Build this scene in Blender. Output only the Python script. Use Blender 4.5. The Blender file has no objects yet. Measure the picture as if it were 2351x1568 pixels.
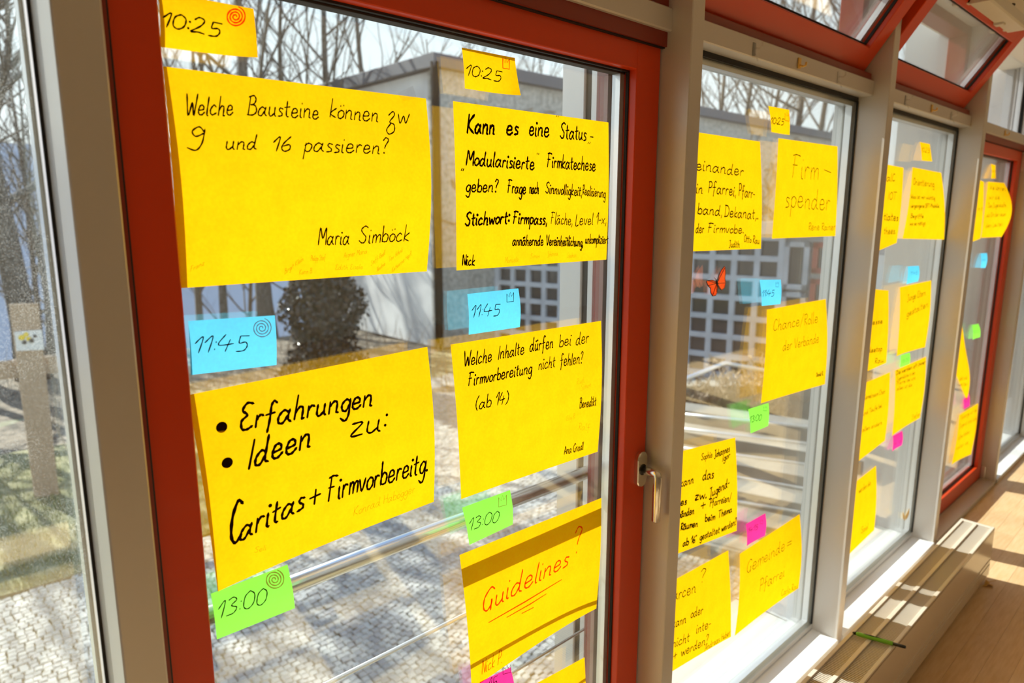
import bpy, math, random
from mathutils import Vector
C = bpy.context.scene.collection
SC = bpy.context.scene
random.seed(7)
# ------------------------------------------------------------------ camera, light, exposure
HC = 1.165                      # camera height above the room floor (metres)
FPX, PITCH, YAW, ROLL = 1570.58, 0.18045461, 0.75219527, 0.00225827
FW = Vector((math.cos(PITCH)*math.sin(YAW), math.cos(PITCH)*math.cos(YAW), -math.sin(PITCH)))
_r = Vector((math.cos(YAW), -math.sin(YAW), 0)); _u = _r.cross(FW)
RT = _r*math.cos(ROLL)+_u*math.sin(ROLL); UP = -_r*math.sin(ROLL)+_u*math.cos(ROLL)
cam = bpy.data.cameras.new('camera'); camo = bpy.data.objects.new('camera', cam); C.objects.link(camo)
cam.sensor_width = 36; cam.lens = FPX/2351*36; cam.clip_start = .02; cam.clip_end = 600
from mathutils import Matrix
M = Matrix((RT, UP, -FW)).transposed().to_4x4(); M.translation = Vector((0, 0, HC)); camo.matrix_world = M
cam.dof.use_dof = True; cam.dof.focus_distance = .95; cam.dof.aperture_fstop = 5.6
SC.camera = camo
SC.view_settings.view_transform = 'Standard'; SC.view_settings.look = 'None'
SC.view_settings.gamma = 1; SC.view_settings.use_curve_mapping = False
SC.view_settings.exposure = 0.42
SC.cycles.transparent_max_bounces = 24; SC.cycles.max_bounces = 10; SC.cycles.diffuse_bounces = 5
SC.cycles.use_denoising = True; SC.cycles.sample_clamp_indirect = 6

w = bpy.data.worlds.new('sky'); SC.world = w; w.use_nodes = True
nt = w.node_tree; nt.nodes.clear()
o_ = nt.nodes.new('ShaderNodeOutputWorld'); b_ = nt.nodes.new('ShaderNodeBackground')
tc = nt.nodes.new('ShaderNodeTexCoord'); sx = nt.nodes.new('ShaderNodeSeparateXYZ')
rp = nt.nodes.new('ShaderNodeValToRGB')
rp.color_ramp.elements[0].position = 0.0; rp.color_ramp.elements[0].color = (.96, .98, 1.0, 1)
rp.color_ramp.elements[1].position = .9; rp.color_ramp.elements[1].color = (.22, .42, .82, 1)
e = rp.color_ramp.elements.new(.32); e.color = (.78, .89, 1.0, 1)
nt.links.new(tc.outputs['Generated'], sx.inputs[0]); nt.links.new(sx.outputs['Z'], rp.inputs[0])
nt.links.new(rp.outputs[0], b_.inputs['Color']); b_.inputs['Strength'].default_value = 1.25
nt.links.new(b_.outputs[0], o_.inputs[0])

SUN_AZ, SUN_EL = math.radians(13.5), math.radians(36.4)
sd = Vector((math.sin(SUN_AZ)*math.cos(SUN_EL), -math.cos(SUN_AZ)*math.cos(SUN_EL), -math.sin(SUN_EL)))
sun = bpy.data.lights.new('sun', 'SUN'); sun.energy = 9.5; sun.angle = math.radians(.53); sun.color = (1, .965, .91)
so = bpy.data.objects.new('sun', sun); C.objects.link(so); so.rotation_euler = sd.to_track_quat('-Z', 'Y').to_euler()

# ------------------------------------------------------------------ helpers
def ray(x, y): return FW+RT*((x-1175.5)/FPX)-UP*((y-784)/FPX)
def aty(p, Y):                       # pixel of the photograph -> point on the upright plane y=Y parallel to the facade
    d = ray(*p); q = d*(Y/d.y); return Vector((q.x, q.y, q.z+HC))
def atz(p, Z):                       # pixel -> point at height Z above (below) the eye
    d = ray(*p); q = d*(Z/d.z); return Vector((q.x, q.y, q.z+HC))

def nodes(name):
    m = bpy.data.materials.new(name); m.use_nodes = True
    n = m.node_tree; n.nodes.clear(); out = n.nodes.new('ShaderNodeOutputMaterial'); return m, n, out
def N(n, t, **k):
    x = n.nodes.new(t)
    for a, v in k.items():
        if a.startswith('i_'): x.inputs[a[2:].replace('_', ' ')].default_value = v
        else: setattr(x, a, v)
    return x
def pbr(name, col, rough=.5, metal=0, col2=None, scale=8, bump=0, bscale=40, spec=.5, coat=0, stretch=None, detail=4, mixlo=.35, mixhi=.65):
    m, n, out = nodes(name); p = N(n, 'ShaderNodeBsdfPrincipled')
    p.inputs['Roughness'].default_value = rough; p.inputs['Metallic'].default_value = metal
    p.inputs['Specular IOR Level'].default_value = spec; p.inputs['Coat Weight'].default_value = coat
    p.inputs['Base Color'].default_value = (*col, 1)
    t = N(n, 'ShaderNodeTexCoord'); mp = N(n, 'ShaderNodeMapping')
    n.links.new(t.outputs['Object'], mp.inputs[0])
    if stretch: mp.inputs['Scale'].default_value = stretch
    if col2:
        nz = N(n, 'ShaderNodeTexNoise'); nz.inputs['Scale'].default_value = scale; nz.inputs['Detail'].default_value = detail
        cr = N(n, 'ShaderNodeValToRGB'); cr.color_ramp.elements[0].position = mixlo; cr.color_ramp.elements[1].position = mixhi
        cr.color_ramp.elements[0].color = (*col, 1); cr.color_ramp.elements[1].color = (*col2, 1)
        n.links.new(mp.outputs[0], nz.inputs['Vector']); n.links.new(nz.outputs['Fac'], cr.inputs[0]); n.links.new(cr.outputs[0], p.inputs['Base Color'])
    if bump:
        nb = N(n, 'ShaderNodeTexNoise'); nb.inputs['Scale'].default_value = bscale; nb.inputs['Detail'].default_value = 5
        bp = N(n, 'ShaderNodeBump'); bp.inputs['Strength'].default_value = bump
        n.links.new(mp.outputs[0], nb.inputs['Vector']); n.links.new(nb.outputs['Fac'], bp.inputs['Height']); n.links.new(bp.outputs[0], p.inputs['Normal'])
    n.links.new(p.outputs[0], out.inputs[0]); return m
def glassmat(name, r0, dust=0, tint=(.97, .99, .98), dscale=900):
    m, n, out = nodes(name)
    tr = N(n, 'ShaderNodeBsdfTransparent'); tr.inputs[0].default_value = (*tint, 1)
    gl = N(n, 'ShaderNodeBsdfGlossy'); gl.inputs['Roughness'].default_value = 0.0; gl.inputs['Color'].default_value = (.98, .98, .98, 1)
    lw = N(n, 'ShaderNodeLayerWeight'); lw.inputs['Blend'].default_value = .5
    pw = N(n, 'ShaderNodeMath', operation='POWER'); pw.inputs[1].default_value = 5
    ml = N(n, 'ShaderNodeMath', operation='MULTIPLY_ADD'); ml.inputs[1].default_value = 1-r0; ml.inputs[2].default_value = r0
    n.links.new(lw.outputs['Facing'], pw.inputs[0]); n.links.new(pw.outputs[0], ml.inputs[0])
    mx = N(n, 'ShaderNodeMixShader'); n.links.new(ml.outputs[0], mx.inputs[0]); n.links.new(tr.outputs[0], mx.inputs[1]); n.links.new(gl.outputs[0], mx.inputs[2])
    last = mx
    if dust:
        t = N(n, 'ShaderNodeTexCoord'); v = N(n, 'ShaderNodeTexVoronoi'); v.inputs['Scale'].default_value = dscale
        n.links.new(t.outputs['Object'], v.inputs['Vector'])
        nz = N(n, 'ShaderNodeTexNoise'); nz.inputs['Scale'].default_value = 14; n.links.new(t.outputs['Object'], nz.inputs['Vector'])
        lt = N(n, 'ShaderNodeMath', operation='LESS_THAN'); 
        ms = N(n, 'ShaderNodeMath', operation='MULTIPLY'); ms.inputs[1].default_value = dust
        n.links.new(nz.outputs['Fac'], ms.inputs[0]); n.links.new(v.outputs['Distance'], lt.inputs[0]); n.links.new(ms.outputs[0], lt.inputs[1])
        m3 = N(n, 'ShaderNodeMath', operation='MULTIPLY_ADD'); m3.inputs[1].default_value = .22; m3.inputs[2].default_value = .003
        n.links.new(lt.outputs[0], m3.inputs[0])
        df = N(n, 'ShaderNodeBsdfTranslucent'); df.inputs[0].default_value = (.9, .9, .88, 1)
        m2 = N(n, 'ShaderNodeMixShader'); n.links.new(m3.outputs[0], m2.inputs[0]); n.links.new(mx.outputs[0], m2.inputs[1]); n.links.new(df.outputs[0], m2.inputs[2]); last = m2
    n.links.new(last.outputs[0], out.inputs[0]); return m
def paper(name, col, tcol, mott=.08):
    m, n, out = nodes(name)
    t = N(n, 'ShaderNodeTexCoord')
    a = N(n, 'ShaderNodeTexNoise'); a.inputs['Scale'].default_value = 260; a.inputs['Detail'].default_value = 6
    b = N(n, 'ShaderNodeTexNoise'); b.inputs['Scale'].default_value = 28; b.inputs['Detail'].default_value = 3
    n.links.new(t.outputs['Object'], a.inputs['Vector']); n.links.new(t.outputs['Object'], b.inputs['Vector'])
    s = N(n, 'ShaderNodeMath', operation='ADD'); n.links.new(a.outputs['Fac'], s.inputs[0]); n.links.new(b.outputs['Fac'], s.inputs[1])
    mr = N(n, 'ShaderNodeMapRange'); mr.inputs['From Min'].default_value = .75; mr.inputs['From Max'].default_value = 1.25
    mr.inputs['To Min'].default_value = 1-mott; mr.inputs['To Max'].default_value = 1+mott*.6
    n.links.new(s.outputs[0], mr.inputs[0])
    def sc(c):
        v = N(n, 'ShaderNodeVectorMath', operation='MULTIPLY'); v.inputs[0].default_value = c
        cm = N(n, 'ShaderNodeCombineXYZ'); cm.inputs[0].default_value = 1
        n.links.new(mr.outputs[0], cm.inputs[1]); n.links.new(mr.outputs[0], cm.inputs[2]); n.links.new(cm.outputs[0], v.inputs[1]); return v
    d = N(n, 'ShaderNodeBsdfDiffuse'); tl = N(n, 'ShaderNodeBsdfTranslucent')
    n.links.new(sc(col).outputs[0], d.inputs[0]); n.links.new(sc(tcol).outputs[0], tl.inputs[0])
    mx = N(n, 'ShaderNodeMixShader'); mx.inputs[0].default_value = .5
    n.links.new(d.outputs[0], mx.inputs[1]); n.links.new(tl.outputs[0], mx.inputs[2]); n.links.new(mx.outputs[0], out.inputs[0]); return m
def ink(name, col, tr=0):
    m, n, out = nodes(name); d = N(n, 'ShaderNodeBsdfDiffuse'); d.inputs[0].default_value = (*col, 1)
    if tr:
        tl = N(n, 'ShaderNodeBsdfTransparent'); tl.inputs[0].default_value = (*[min(1, c*1.0) for c in tr], 1)
        mx = N(n, 'ShaderNodeMixShader'); mx.inputs[0].default_value = .9
        n.links.new(d.outputs[0], mx.inputs[1]); n.links.new(tl.outputs[0], mx.inputs[2]); n.links.new(mx.outputs[0], out.inputs[0])
    else: n.links.new(d.outputs[0], out.inputs[0])
    return m

MAT = dict(
    alu=pbr('grey_metal_paint', (.57, .54, .51), .36, .2, bump=.02, bscale=300),
    alu_out=pbr('outer_grey_metal', (.42, .42, .42), .4, .35),
    silver=pbr('silver', (.72, .72, .72), .3, .7),
    steel=pbr('stainless', (.78, .77, .75), .22, 1),
    red=pbr('red_lacquer', (.64, .05, .006), .34, 0, coat=.06, spec=.35),
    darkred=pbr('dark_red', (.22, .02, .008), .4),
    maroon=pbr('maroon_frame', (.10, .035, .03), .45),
    black=pbr('black_gasket', (.008, .008, .009), .6),
    white=pbr('white_sill', (.80, .80, .80), .35),
    wall=pbr('room_wall_paint', (.80, .76, .70), .8),
    ceil=pbr('ceiling_paint', (.78, .72, .62), .9),
    rad=pbr('radiator_enamel', (.68, .62, .54), .2, spec=.8),
    radin=pbr('radiator_inside', (.20, .18, .16), .6),
    woodg=pbr('oak_plank', (.68, .45, .23), .33, col2=(.75, .53, .31), scale=9, stretch=(1.5, 14, 1), coat=.15),
    woodg2=pbr('oak_plank_dark', (.62, .40, .2), .33, col2=(.70, .48, .27), scale=9, stretch=(1.5, 14, 1), coat=.15),
    glass=glassmat('inner_pane_glass', .03), glass2=glassmat('outer_pane_glass', .15), dusty=glassmat('dusty_glass', .04, dust=.40),
    ventglass=glassmat('vent_glass', .12),
    yellow=paper('yellow_paper', (1.0, .50, .002), (1.0, .55, .003)),
    blue=paper('blue_paper', (.16, .66, .95), (.12, .62, .92)),
    green=paper('green_paper', (.30, .85, .12), (.28, .85, .08)),
    pink=paper('pink_paper', (.95, .04, .30), (.95, .04, .30)),
    ink=ink('black_ink', (.02, .008, .006)), inkred=ink('red_ink', (.85, .03, .004), (.92, .10, .4)),
    pencil=ink('faint_brown_ink', (.30, .14, .02), (.62, .45, .3)), inkor=ink('orange_ink', (.55, .06, .005), (.75, .3, .3)),
    tape=glassmat('clear_tape', .10, dust=.3, tint=(.93, .93, .93), dscale=500),
    concrete=pbr('concrete', (.19, .175, .15), .9, col2=(.30, .275, .235), scale=2.5, bump=.2, bscale=14),
    plaster=pbr('pale_render', (.80, .78, .76), .9, col2=(.62, .6, .59), scale=1.4, bump=.15, bscale=20),
    vinewall=pbr('weathered_stone', (.30, .285, .26), .95, col2=(.52, .49, .45), scale=9, bump=.8, bscale=20),
    pipe=pbr('black_pipe', (.012, .013, .016), .9, spec=.1),
    fascia=pbr('dark_fascia', (.10, .105, .13), .6),
    gridc=pbr('grid_concrete', (.55, .56, .60), .85, col2=(.42, .43, .46), scale=3),
    darkglass=pbr('dark_window', (.035, .037, .045), .12, spec=.8),
    blind=pbr('white_blind', (.85, .86, .86), .7),
    bark=pbr('bark', (.08, .07, .06), .95, col2=(.20, .18, .16), scale=14, bump=.6, bscale=30),
    bark2=pbr('bark_brown', (.13, .10, .075), .95, col2=(.22, .18, .14), scale=20, bump=.5),
    grass=pbr('grass_blade', (.15, .20, .045), .8, col2=(.34, .30, .12), scale=3),
    lawn=pbr('dry_lawn', (.15, .15, .06), .95, col2=(.36, .32, .17), scale=5, bump=.8, bscale=30, detail=8),
    dirt=pbr('leaf_litter', (.09, .075, .055), .95, col2=(.28, .22, .16), scale=6, bump=.8, bscale=20, detail=8),
    joint=pbr('sett_joint', (.20, .19, .10), .95, col2=(.33, .31, .22), scale=10),
    sett=pbr('granite_sett', (.36, .35, .32), .8, col2=(.50, .48, .44), scale=12),
    sett2=pbr('granite_sett_grey', (.26, .26, .25), .8, col2=(.40, .38, .36), scale=12),
    ply=pbr('weathered_board', (.42, .30, .20), .8, col2=(.50, .37, .26), scale=10, stretch=(10, 10, 1)),
    leaf=pbr('ivy_leaf', (.014, .020, .012), .22, col2=(.07, .045, .03), scale=9),
    vine=pbr('dry_vine', (.30, .22, .15), .9, col2=(.45, .35, .25), scale=10),
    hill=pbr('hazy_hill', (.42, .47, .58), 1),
    greenpen=pbr('green_plastic', (.20, .55, .04), .3), blackpl=pbr('black_plastic', (.012, .012, .012), .35),
    gold=pbr('brass_hook', (.75, .48, .12), .35, .6), orange=paper('butterfly_orange', (.95, .34, .14), (1.0, .34, .13), .4),
    beige=pbr('beige_plastic', (.62, .58, .50), .45), plate=pbr('plate_white', (.75, .75, .74), .4), pyell=pbr('picture_yellow', (.85, .62, .02), .5),
    dleaf=pbr('dry_leaf', (.62, .33, .06), .8), nearblind=pbr('reddish_pane', (.35, .07, .05), .4),
)
class MB:
    def __init__(s): s.v = []; s.f = []
    def add(s, vs, fs):
        k = len(s.v); s.v += [tuple(v) for v in vs]; s.f += [tuple(i+k for i in f) for f in fs]; return s
    def box(s, a, b):
        x0, y0, z0 = a; x1, y1, z1 = b
        return s.add([(x0,y0,z0),(x1,y0,z0),(x1,y1,z0),(x0,y1,z0),(x0,y0,z1),(x1,y0,z1),(x1,y1,z1),(x0,y1,z1)],
                     [(0,3,2,1),(4,5,6,7),(0,1,5,4),(1,2,6,5),(2,3,7,6),(3,0,4,7)])
    def bbox(s, a, b, c=.002):          # box with chamfered vertical and long edges
        x0,y0,z0=a; x1,y1,z1=b; L=[x1-x0,y1-y0,z1-z0]; ax=L.index(max(L)); o=[i for i in range(3) if i!=ax]
        p0=[a[o[0]],a[o[1]]]; p1=[b[o[0]],b[o[1]]]
        ring=[(p0[0]+c,p0[1]),(p1[0]-c,p0[1]),(p1[0],p0[1]+c),(p1[0],p1[1]-c),(p1[0]-c,p1[1]),(p0[0]+c,p1[1]),(p0[0],p1[1]-c),(p0[0],p0[1]+c)]
        vs=[]
        for e in (a[ax],b[ax]):
            for r in ring:
                q=[0,0,0]; q[ax]=e; q[o[0]]=r[0]; q[o[1]]=r[1]; vs.append(q)
        fs=[tuple(range(7,-1,-1)),tuple(range(8,16))]+[(i,(i+1)%8,8+(i+1)%8,8+i) for i in range(8)]
        if ax==1: fs=[f[::-1] for f in fs]
        return s.add(vs,fs)
    def tube(s, pts, r, n=10, cap=True):
        pts=[Vector(p) for p in pts]; rs=r if isinstance(r,(list,tuple)) else [r]*len(pts); k0=len(s.v); vs=[]; prev=None
        for i,p in enumerate(pts):
            d=(pts[min(i+1,len(pts)-1)]-pts[max(i-1,0)]).normalized()
            if prev is None: a=d.orthogonal().normalized()
            else: a=(prev-d*prev.dot(d)).normalized()
            prev=a; b=d.cross(a)
            for j in range(n):
                t=2*math.pi*j/n; vs.append(p+a*math.cos(t)*rs[i]+b*math.sin(t)*rs[i])
        fs=[(i*n+j,i*n+(j+1)%n,(i+1)*n+(j+1)%n,(i+1)*n+j) for i in range(len(pts)-1) for j in range(n)]
        if cap: fs+=[tuple(range(n-1,-1,-1)),tuple((len(pts)-1)*n+j for j in range(n))]
        return s.add(vs,fs)
    def build(s, name, mat, parent=None, smooth=False, **props):
        me=bpy.data.meshes.new(name)
        if parent is None:
            xs,ys,zs=zip(*s.v); o0=Vector(((min(xs)+max(xs))/2,(min(ys)+max(ys))/2,min(zs)))
        else: o0=abs_loc(parent)
        me.from_pydata([(x-o0.x,y-o0.y,z-o0.z) for x,y,z in s.v],[],s.f); me.materials.append(MAT[mat] if isinstance(mat,str) else mat)
        if smooth:
            for p in me.polygons: p.use_smooth=True
        o=bpy.data.objects.new(name,me); C.objects.link(o)
        if parent is None: o.location=o0
        else: o.parent=parent
        tag(o,**props); return o
def abs_loc(o):
    v=Vector((0,0,0))
    while o: v+=o.location; o=o.parent
    return v
def tag(o,label=None,cat=None,group=None,kind=None):
    if label: o['label']=label
    if cat: o['category']=cat
    if group: o['group']=group
    if kind: o['kind']=kind
    return o
def empty(name, loc, **props):
    o=bpy.data.objects.new(name,None); o.empty_display_size=.1; o.location=loc; C.objects.link(o); return tag(o,**props)
def copytree(o, parent=None):
    c=o.copy(); C.objects.link(c); c.parent=parent
    for ch in o.children: copytree(ch,c)
    return c
def B(a,b): return MB().box(a,b)

# ------------------------------------------------------------------ room shell
YG=.707                              # inner face of the glazing
YF=.635                              # front face of the mullions
ML=[-.729,.1215,.975,1.825,2.668,3.518,4.368,5.218,6.068]     # left faces of the mullions
MW=.035
def zc(z): return z+HC
MB().box((-2,-4.6,-.12),(7.2,.64,-.02)).build('floor','woodg2',kind='structure')
floor=bpy.data.objects['floor']
# planks, each a part of the floor
pl=[]
rr=random.Random(3)
def plank_mesh(L,mat):
    mb=MB(); h=.0006
    mb.bbox((0,0,-.02),(L-.0004,.0597,0),.0003); me=bpy.data.meshes.new('plank'); me.from_pydata(mb.v,[],mb.f); me.materials.append(MAT[mat]); return me
pms=[plank_mesh(.6,'woodg'),plank_mesh(.6,'woodg2')]
cnt=0
for j in range(60):
    y=.634-.06*(j+1); x=-.3-rr.random()*.6
    while x<7.0 and cnt<298:
        vis = x+.6>1.55+max(0,(.5-y)*1.1) and x<5.6
        if vis:
            o=bpy.data.objects.new('plank',pms[rr.random()<.4]); o.parent=floor; o.location=Vector((x,y,0))-floor.location; C.objects.link(o); cnt+=1
        else:
            pl.append((x,y))
        x+=.6
mb=MB()
for x,y in pl: mb.bbox((x,y,-.02),(x+.5996,y+.0597,0),.0003)
mb.build('plank_field','woodg',floor,kind='stuff')
# strip of floor under the sill
B((-2,-4.6,2.1),(7.2,.62,2.2)).build('ceiling','ceil',kind='structure')
B((-2,-4.7,-.12),(7.2,-4.6,2.2)).build('wall_back','wall',kind='structure')
B((-2.1,-4.7,-.12),(-2.0,.8,2.2)).build('wall_left','wall',kind='structure')
B((7.2,-4.7,-.12),(7.3,.8,2.2)).build('wall_right','wall',kind='structure')
ZSILL=zc(-1.147); ZT0=zc(.290); ZT1=zc(.325); ZV=zc(.600)
B((-2,.637,-.35),(7.2,.80,ZSILL-.03)).build('wall_below_windows','wall',kind='structure')
B((-2,.60,ZV),(7.2,.80,2.3)).build('wall_above_windows','ceil',kind='structure')
for i,x in enumerate(ML):
    m=MB().bbox((x,YF,ZSILL-.03),(x+MW,.745,ZV+.02),.0015).build('trim_%d'%(i+1),'alu',kind='structure')
sill_n=0
def window(i, kind, upper, dusty=False):
    x0=ML[i]+MW; x1=ML[i+1]
    wn=empty('door_1' if i==1 else 'door_2' if i==4 else 'window_%d'%(i+1 if i==0 else i if i<4 else i-1),((x0+x1)/2,YG,ZSILL),kind='structure')
    P=lambda mb,n,mt,par=wn,**k: mb.build(n,mt,par,**k)
    # sill and transom
    P(MB().bbox((x0,YF-.004,ZSILL-.03),(x1,.705,ZSILL),.002),'sill','white' if kind!='sash' or i==1 else 'alu')
    P(MB().bbox((x0,.672,ZT0),(x1,.735,ZT1),.002),'transom','alu')
    zb=zc(-1.131); zt=zc(.280)
    if kind=='fixed':
        g=MB(); g.box((x0,YG-.002,zt),(x1,YG+.03,ZT0))
        g.box((x0,YG-.003,zb),(x0+.006,YG+.03,zt)); g.box((x1-(.0045 if i else .0025),YG-(.003 if i else .001),zb),(x1,YG+.0012,zt)); P(g,'gasket','black')
        P(MB().box((x0,YG-.002,zb-.014),(x1,YG+.03,zb)),'glazing_bead','silver')
        gx0,gx1,gz0,gz1=x0+.006,x1-.004,zb,zt
        P(B((gx0,YG+.001,gz0),(gx1,YG+.005,gz1)),'pane','dusty' if dusty else 'glass')
        P(B((gx0,YG+.0215,gz0),(gx1,YG+.0255,gz1)),'pane','glass2')
        s=MB(); s.box((gx0,YG+.0055,gz0),(gx0+.011,YG+.021,gz1)); s.box((gx1-(.013 if i else .0035),YG+.0055,gz0),(gx1,YG+.021,gz1))
        s.box((gx0+.011,YG+.0055,gz0),(gx1-.013,YG+.021,gz0+.011)); s.box((gx0+.011,YG+.0055,gz1-.011),(gx1-.013,YG+.021,gz1)); P(s,'spacer','silver')
        f=MB(); f.bbox((x0-.01,YG+.027,zb-.03),(x0+.012,YG+.05,zt+.02)); (f.bbox((x1-.014,YG+.027,zb-.03),(x1+.01,YG+.05,zt+.02)) if i else None)
        f.bbox((x0,YG+.027,zb-.03),(x1,YG+.05,zb+.004)); f.bbox((x0,YG+.027,zt-.004),(x1,YG+.05,zt+.03)); P(f,'outer_frame','alu_out')
        P(MB().bbox((x0-.02,YG+.05,ZSILL-.05),(x1+.02,YG+.24,ZSILL-.02)),'outer_sill','alu_out')
    else:
        zs0=zc(-1.147); zs1=ZT0
        fr=MB(); t=.012
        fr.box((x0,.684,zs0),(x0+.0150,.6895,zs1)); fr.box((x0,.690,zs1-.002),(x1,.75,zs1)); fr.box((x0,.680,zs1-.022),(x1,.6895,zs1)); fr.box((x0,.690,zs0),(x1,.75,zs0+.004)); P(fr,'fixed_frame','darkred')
        gp=MB(); gp.box((x0+.0150,.6845,zs0),(x0+.0166,.6897,zs1-.022)); gp.box((x0+.0125,.684,zs1-.024),(x1,.6897,zs1-.022)); P(gp,'gasket','black')
        a0,a1,c0,c1=x0+.001,x1-.002,zs0+.004,zs1-.003; fl=.0571; fw=.0615; ft=.060
        if i==1: c0=zc(-1.147)
        sf=P(MB(),'sash_frame','red') if False else None
        m=MB()
        for q in (((a0,.690,c0),(a0+fl,.715,c1)),((a1-fw,.690,c0),(a1,.715,c1)),((a0+fl,.690,c0),(a1-fw,.715,c0+fw)),((a0+fl,.690,c1-ft),(a1-fw,.715,c1))): m.bbox(*q,.0012)
        sf=P(m,'sash_frame','red')
        j=MB(); 
        gx0,gx1,gz0,gz1=a0+fl,a1-fw,c0+fw,c1-ft
        r=MB(); k=.003
        r.box((gx1-k,.704,gz0),(gx1,.709,gz1)); r.box((gx0,.704,gz1-k),(gx1,.709,gz1)); r.box((gx0,.704,gz0),(gx1,.709,gz0+k)); r.build('glazing_gasket','black',sf)
        P(B((gx0,YG+.001,gz0),(gx1,YG+.005,gz1)),'pane','glass')
        P(B((gx0,YG+.0215,gz0),(gx1,YG+.0255,gz1)),'pane','glass2')
        s=MB(); s.box((gx1-.013,YG+.0055,gz0),(gx1-.003,YG+.021,gz1)); s.box((gx0,YG+.0055,gz0),(gx0+.003,YG+.021,gz1)); s.box((gx0,YG+.0055,gz0),(gx1,YG+.021,gz0+.010))
        P(s,'spacer','silver')
        P(B((gx0,YG+.0055,gz1-.005),(gx1,YG+.021,gz1)),'spacer','black')
        f=MB(); f.box((gx1-.016,YG+.027,gz0-.02),(gx1+.05,YG+.05,gz1+.02)); f.box((gx0-.05,YG+.027,gz0-.02),(gx0-.010,YG+.05,gz1+.02)); f.box((gx0,YG+.027,gz0-.04),(gx1,YG+.05,gz0+.012)); f.box((gx0,YG+.027,gz1+.010),(gx1,YG+.034,gz1+.04))
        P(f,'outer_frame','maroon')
        if i==4:
            for hz in (zc(.22),zc(-1.12)): P(MB().bbox((x1-.004,.672,hz-.03),(x1,.69,hz+.03)),'hinge','silver')
    # upper light
    u0=ZT1; u1=ZV
    if upper=='fixed':
        P(B((x0,YG+.001,u0+.008),(x1-.006,YG+.005,u1)),'upper_pane','glass'); P(B((x1-.008,YG-.004,u0),(x1,YG+.03,u1)),'upper_gasket','black')
        P(B((x1-.022,YG+.006,u0),(x1-.009,YG+.022,u1)),'upper_spacer','silver')
    else:
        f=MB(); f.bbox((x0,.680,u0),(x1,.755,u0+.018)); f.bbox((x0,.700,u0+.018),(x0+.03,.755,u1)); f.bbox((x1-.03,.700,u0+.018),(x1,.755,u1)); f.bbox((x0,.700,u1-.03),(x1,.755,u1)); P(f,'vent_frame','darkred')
        P(MB().box((x0+.03,.712,u0+.018),(x1-.03,.718,u0+.03)),'vent_gasket','black')
        y0,z0=.699,zc(.345); cs,sn=-.58,.815
        def T(mb):
            mb.v=[(x, y0+cs*s+sn*t, z0+sn*s+.58*t) for (x,s,t) in mb.v]; return mb
        L=.272; a0,a1=x0+.012,x1-.004; fw=.055
        m=MB()
        for q in (((a0,0,0),(a0+fw,L,.035)),((a1-fw,0,0),(a1,L,.035)),((a0+fw,0,0),(a1-fw,fw,.035)),((a0+fw,L-fw,0),(a1-fw,L,.035))):
            # q in (x, s, t) with s up the sash; bbox expects min/max corners
            m.bbox((q[0][0],q[0][1],q[0][2]),(q[1][0],q[1][1],q[1][2]),.0015)
        vs=T(m).build('vent_sash','red',wn)
        T(MB().box((a0-.004,0,.035),(a1+.004,L+.006,.055))).build('sash_back','darkred',vs) if False else None
        m=MB(); 
        for q in (((a0-.006,-.004,.035),(a0+fw-.006,L+.006,.058)),((a1-fw+.006,-.004,.035),(a1+.002,L+.006,.058)),((a0+fw,-.004,.035),(a1-fw,fw-.006,.058)),((a0+fw,L-fw+.006,.035),(a1-fw,L+.006,.058))): m.box(*q)
        T(m).build('outer_sash','maroon',vs)
        m=MB(); gx0,gx1,g0,g1=a0+fw,a1-fw,fw,L-fw; k=.003
        for q in (((gx0,g0,.012),(gx0+k,g1,.019)),((gx1-k,g0,.012),(gx1,g1,.019)),((gx0,g0,.012),(gx1,g0+k,.019)),((gx0,g1-k,.012),(gx1,g1,.019))): m.box(*q)
        T(m).build('glazing_gasket','black',vs)
        T(MB().box((gx0,g0,.019),(gx1,g1,.023))).build('pane','ventglass',vs); T(MB().box((gx0,g0,.038),(gx1,g1,.042))).build('pane','ventglass',vs)
        T(MB().box((gx1-.014,g0,.024),(gx1-.002,g1,.037))).build('spacer','silver',vs)
        T(MB().tube([(a1-.062,-.003,-.004),(a1-.03,-.003,-.004)],.006,10)).build('hinge_pin','beige',vs,smooth=True)
        T(MB().tube([(a1-.072,-.003,-.004),(a1-.062,-.003,-.004)],.0062,10)).build('hinge_pin','blackpl',vs,smooth=True)
        T(MB().tube([(a0+.006,-.003,-.004),(a0+.03,-.003,-.004)],.006,10)).build('hinge_pin','beige',vs,smooth=True)
    return wn
window(0,'fixed','fixed',dusty=True)
w2=window(1,'sash','vent')
window(2,'fixed','vent'); window(3,'fixed','vent'); window(4,'sash','fixed')
for i in (5,6,7): window(i,'fixed','fixed')
B((-2,.672,ZT0),(ML[0],.735,ZT1)).build('trim_20','alu',kind='structure')
B((-2,.65,-.1),(ML[0]+.01,.75,ZV)).build('wall_front_left','wall',kind='structure')
B((ML[8],.65,-.1),(7.2,.75,ZV)).build('wall_front_right','wall',kind='structure')

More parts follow.
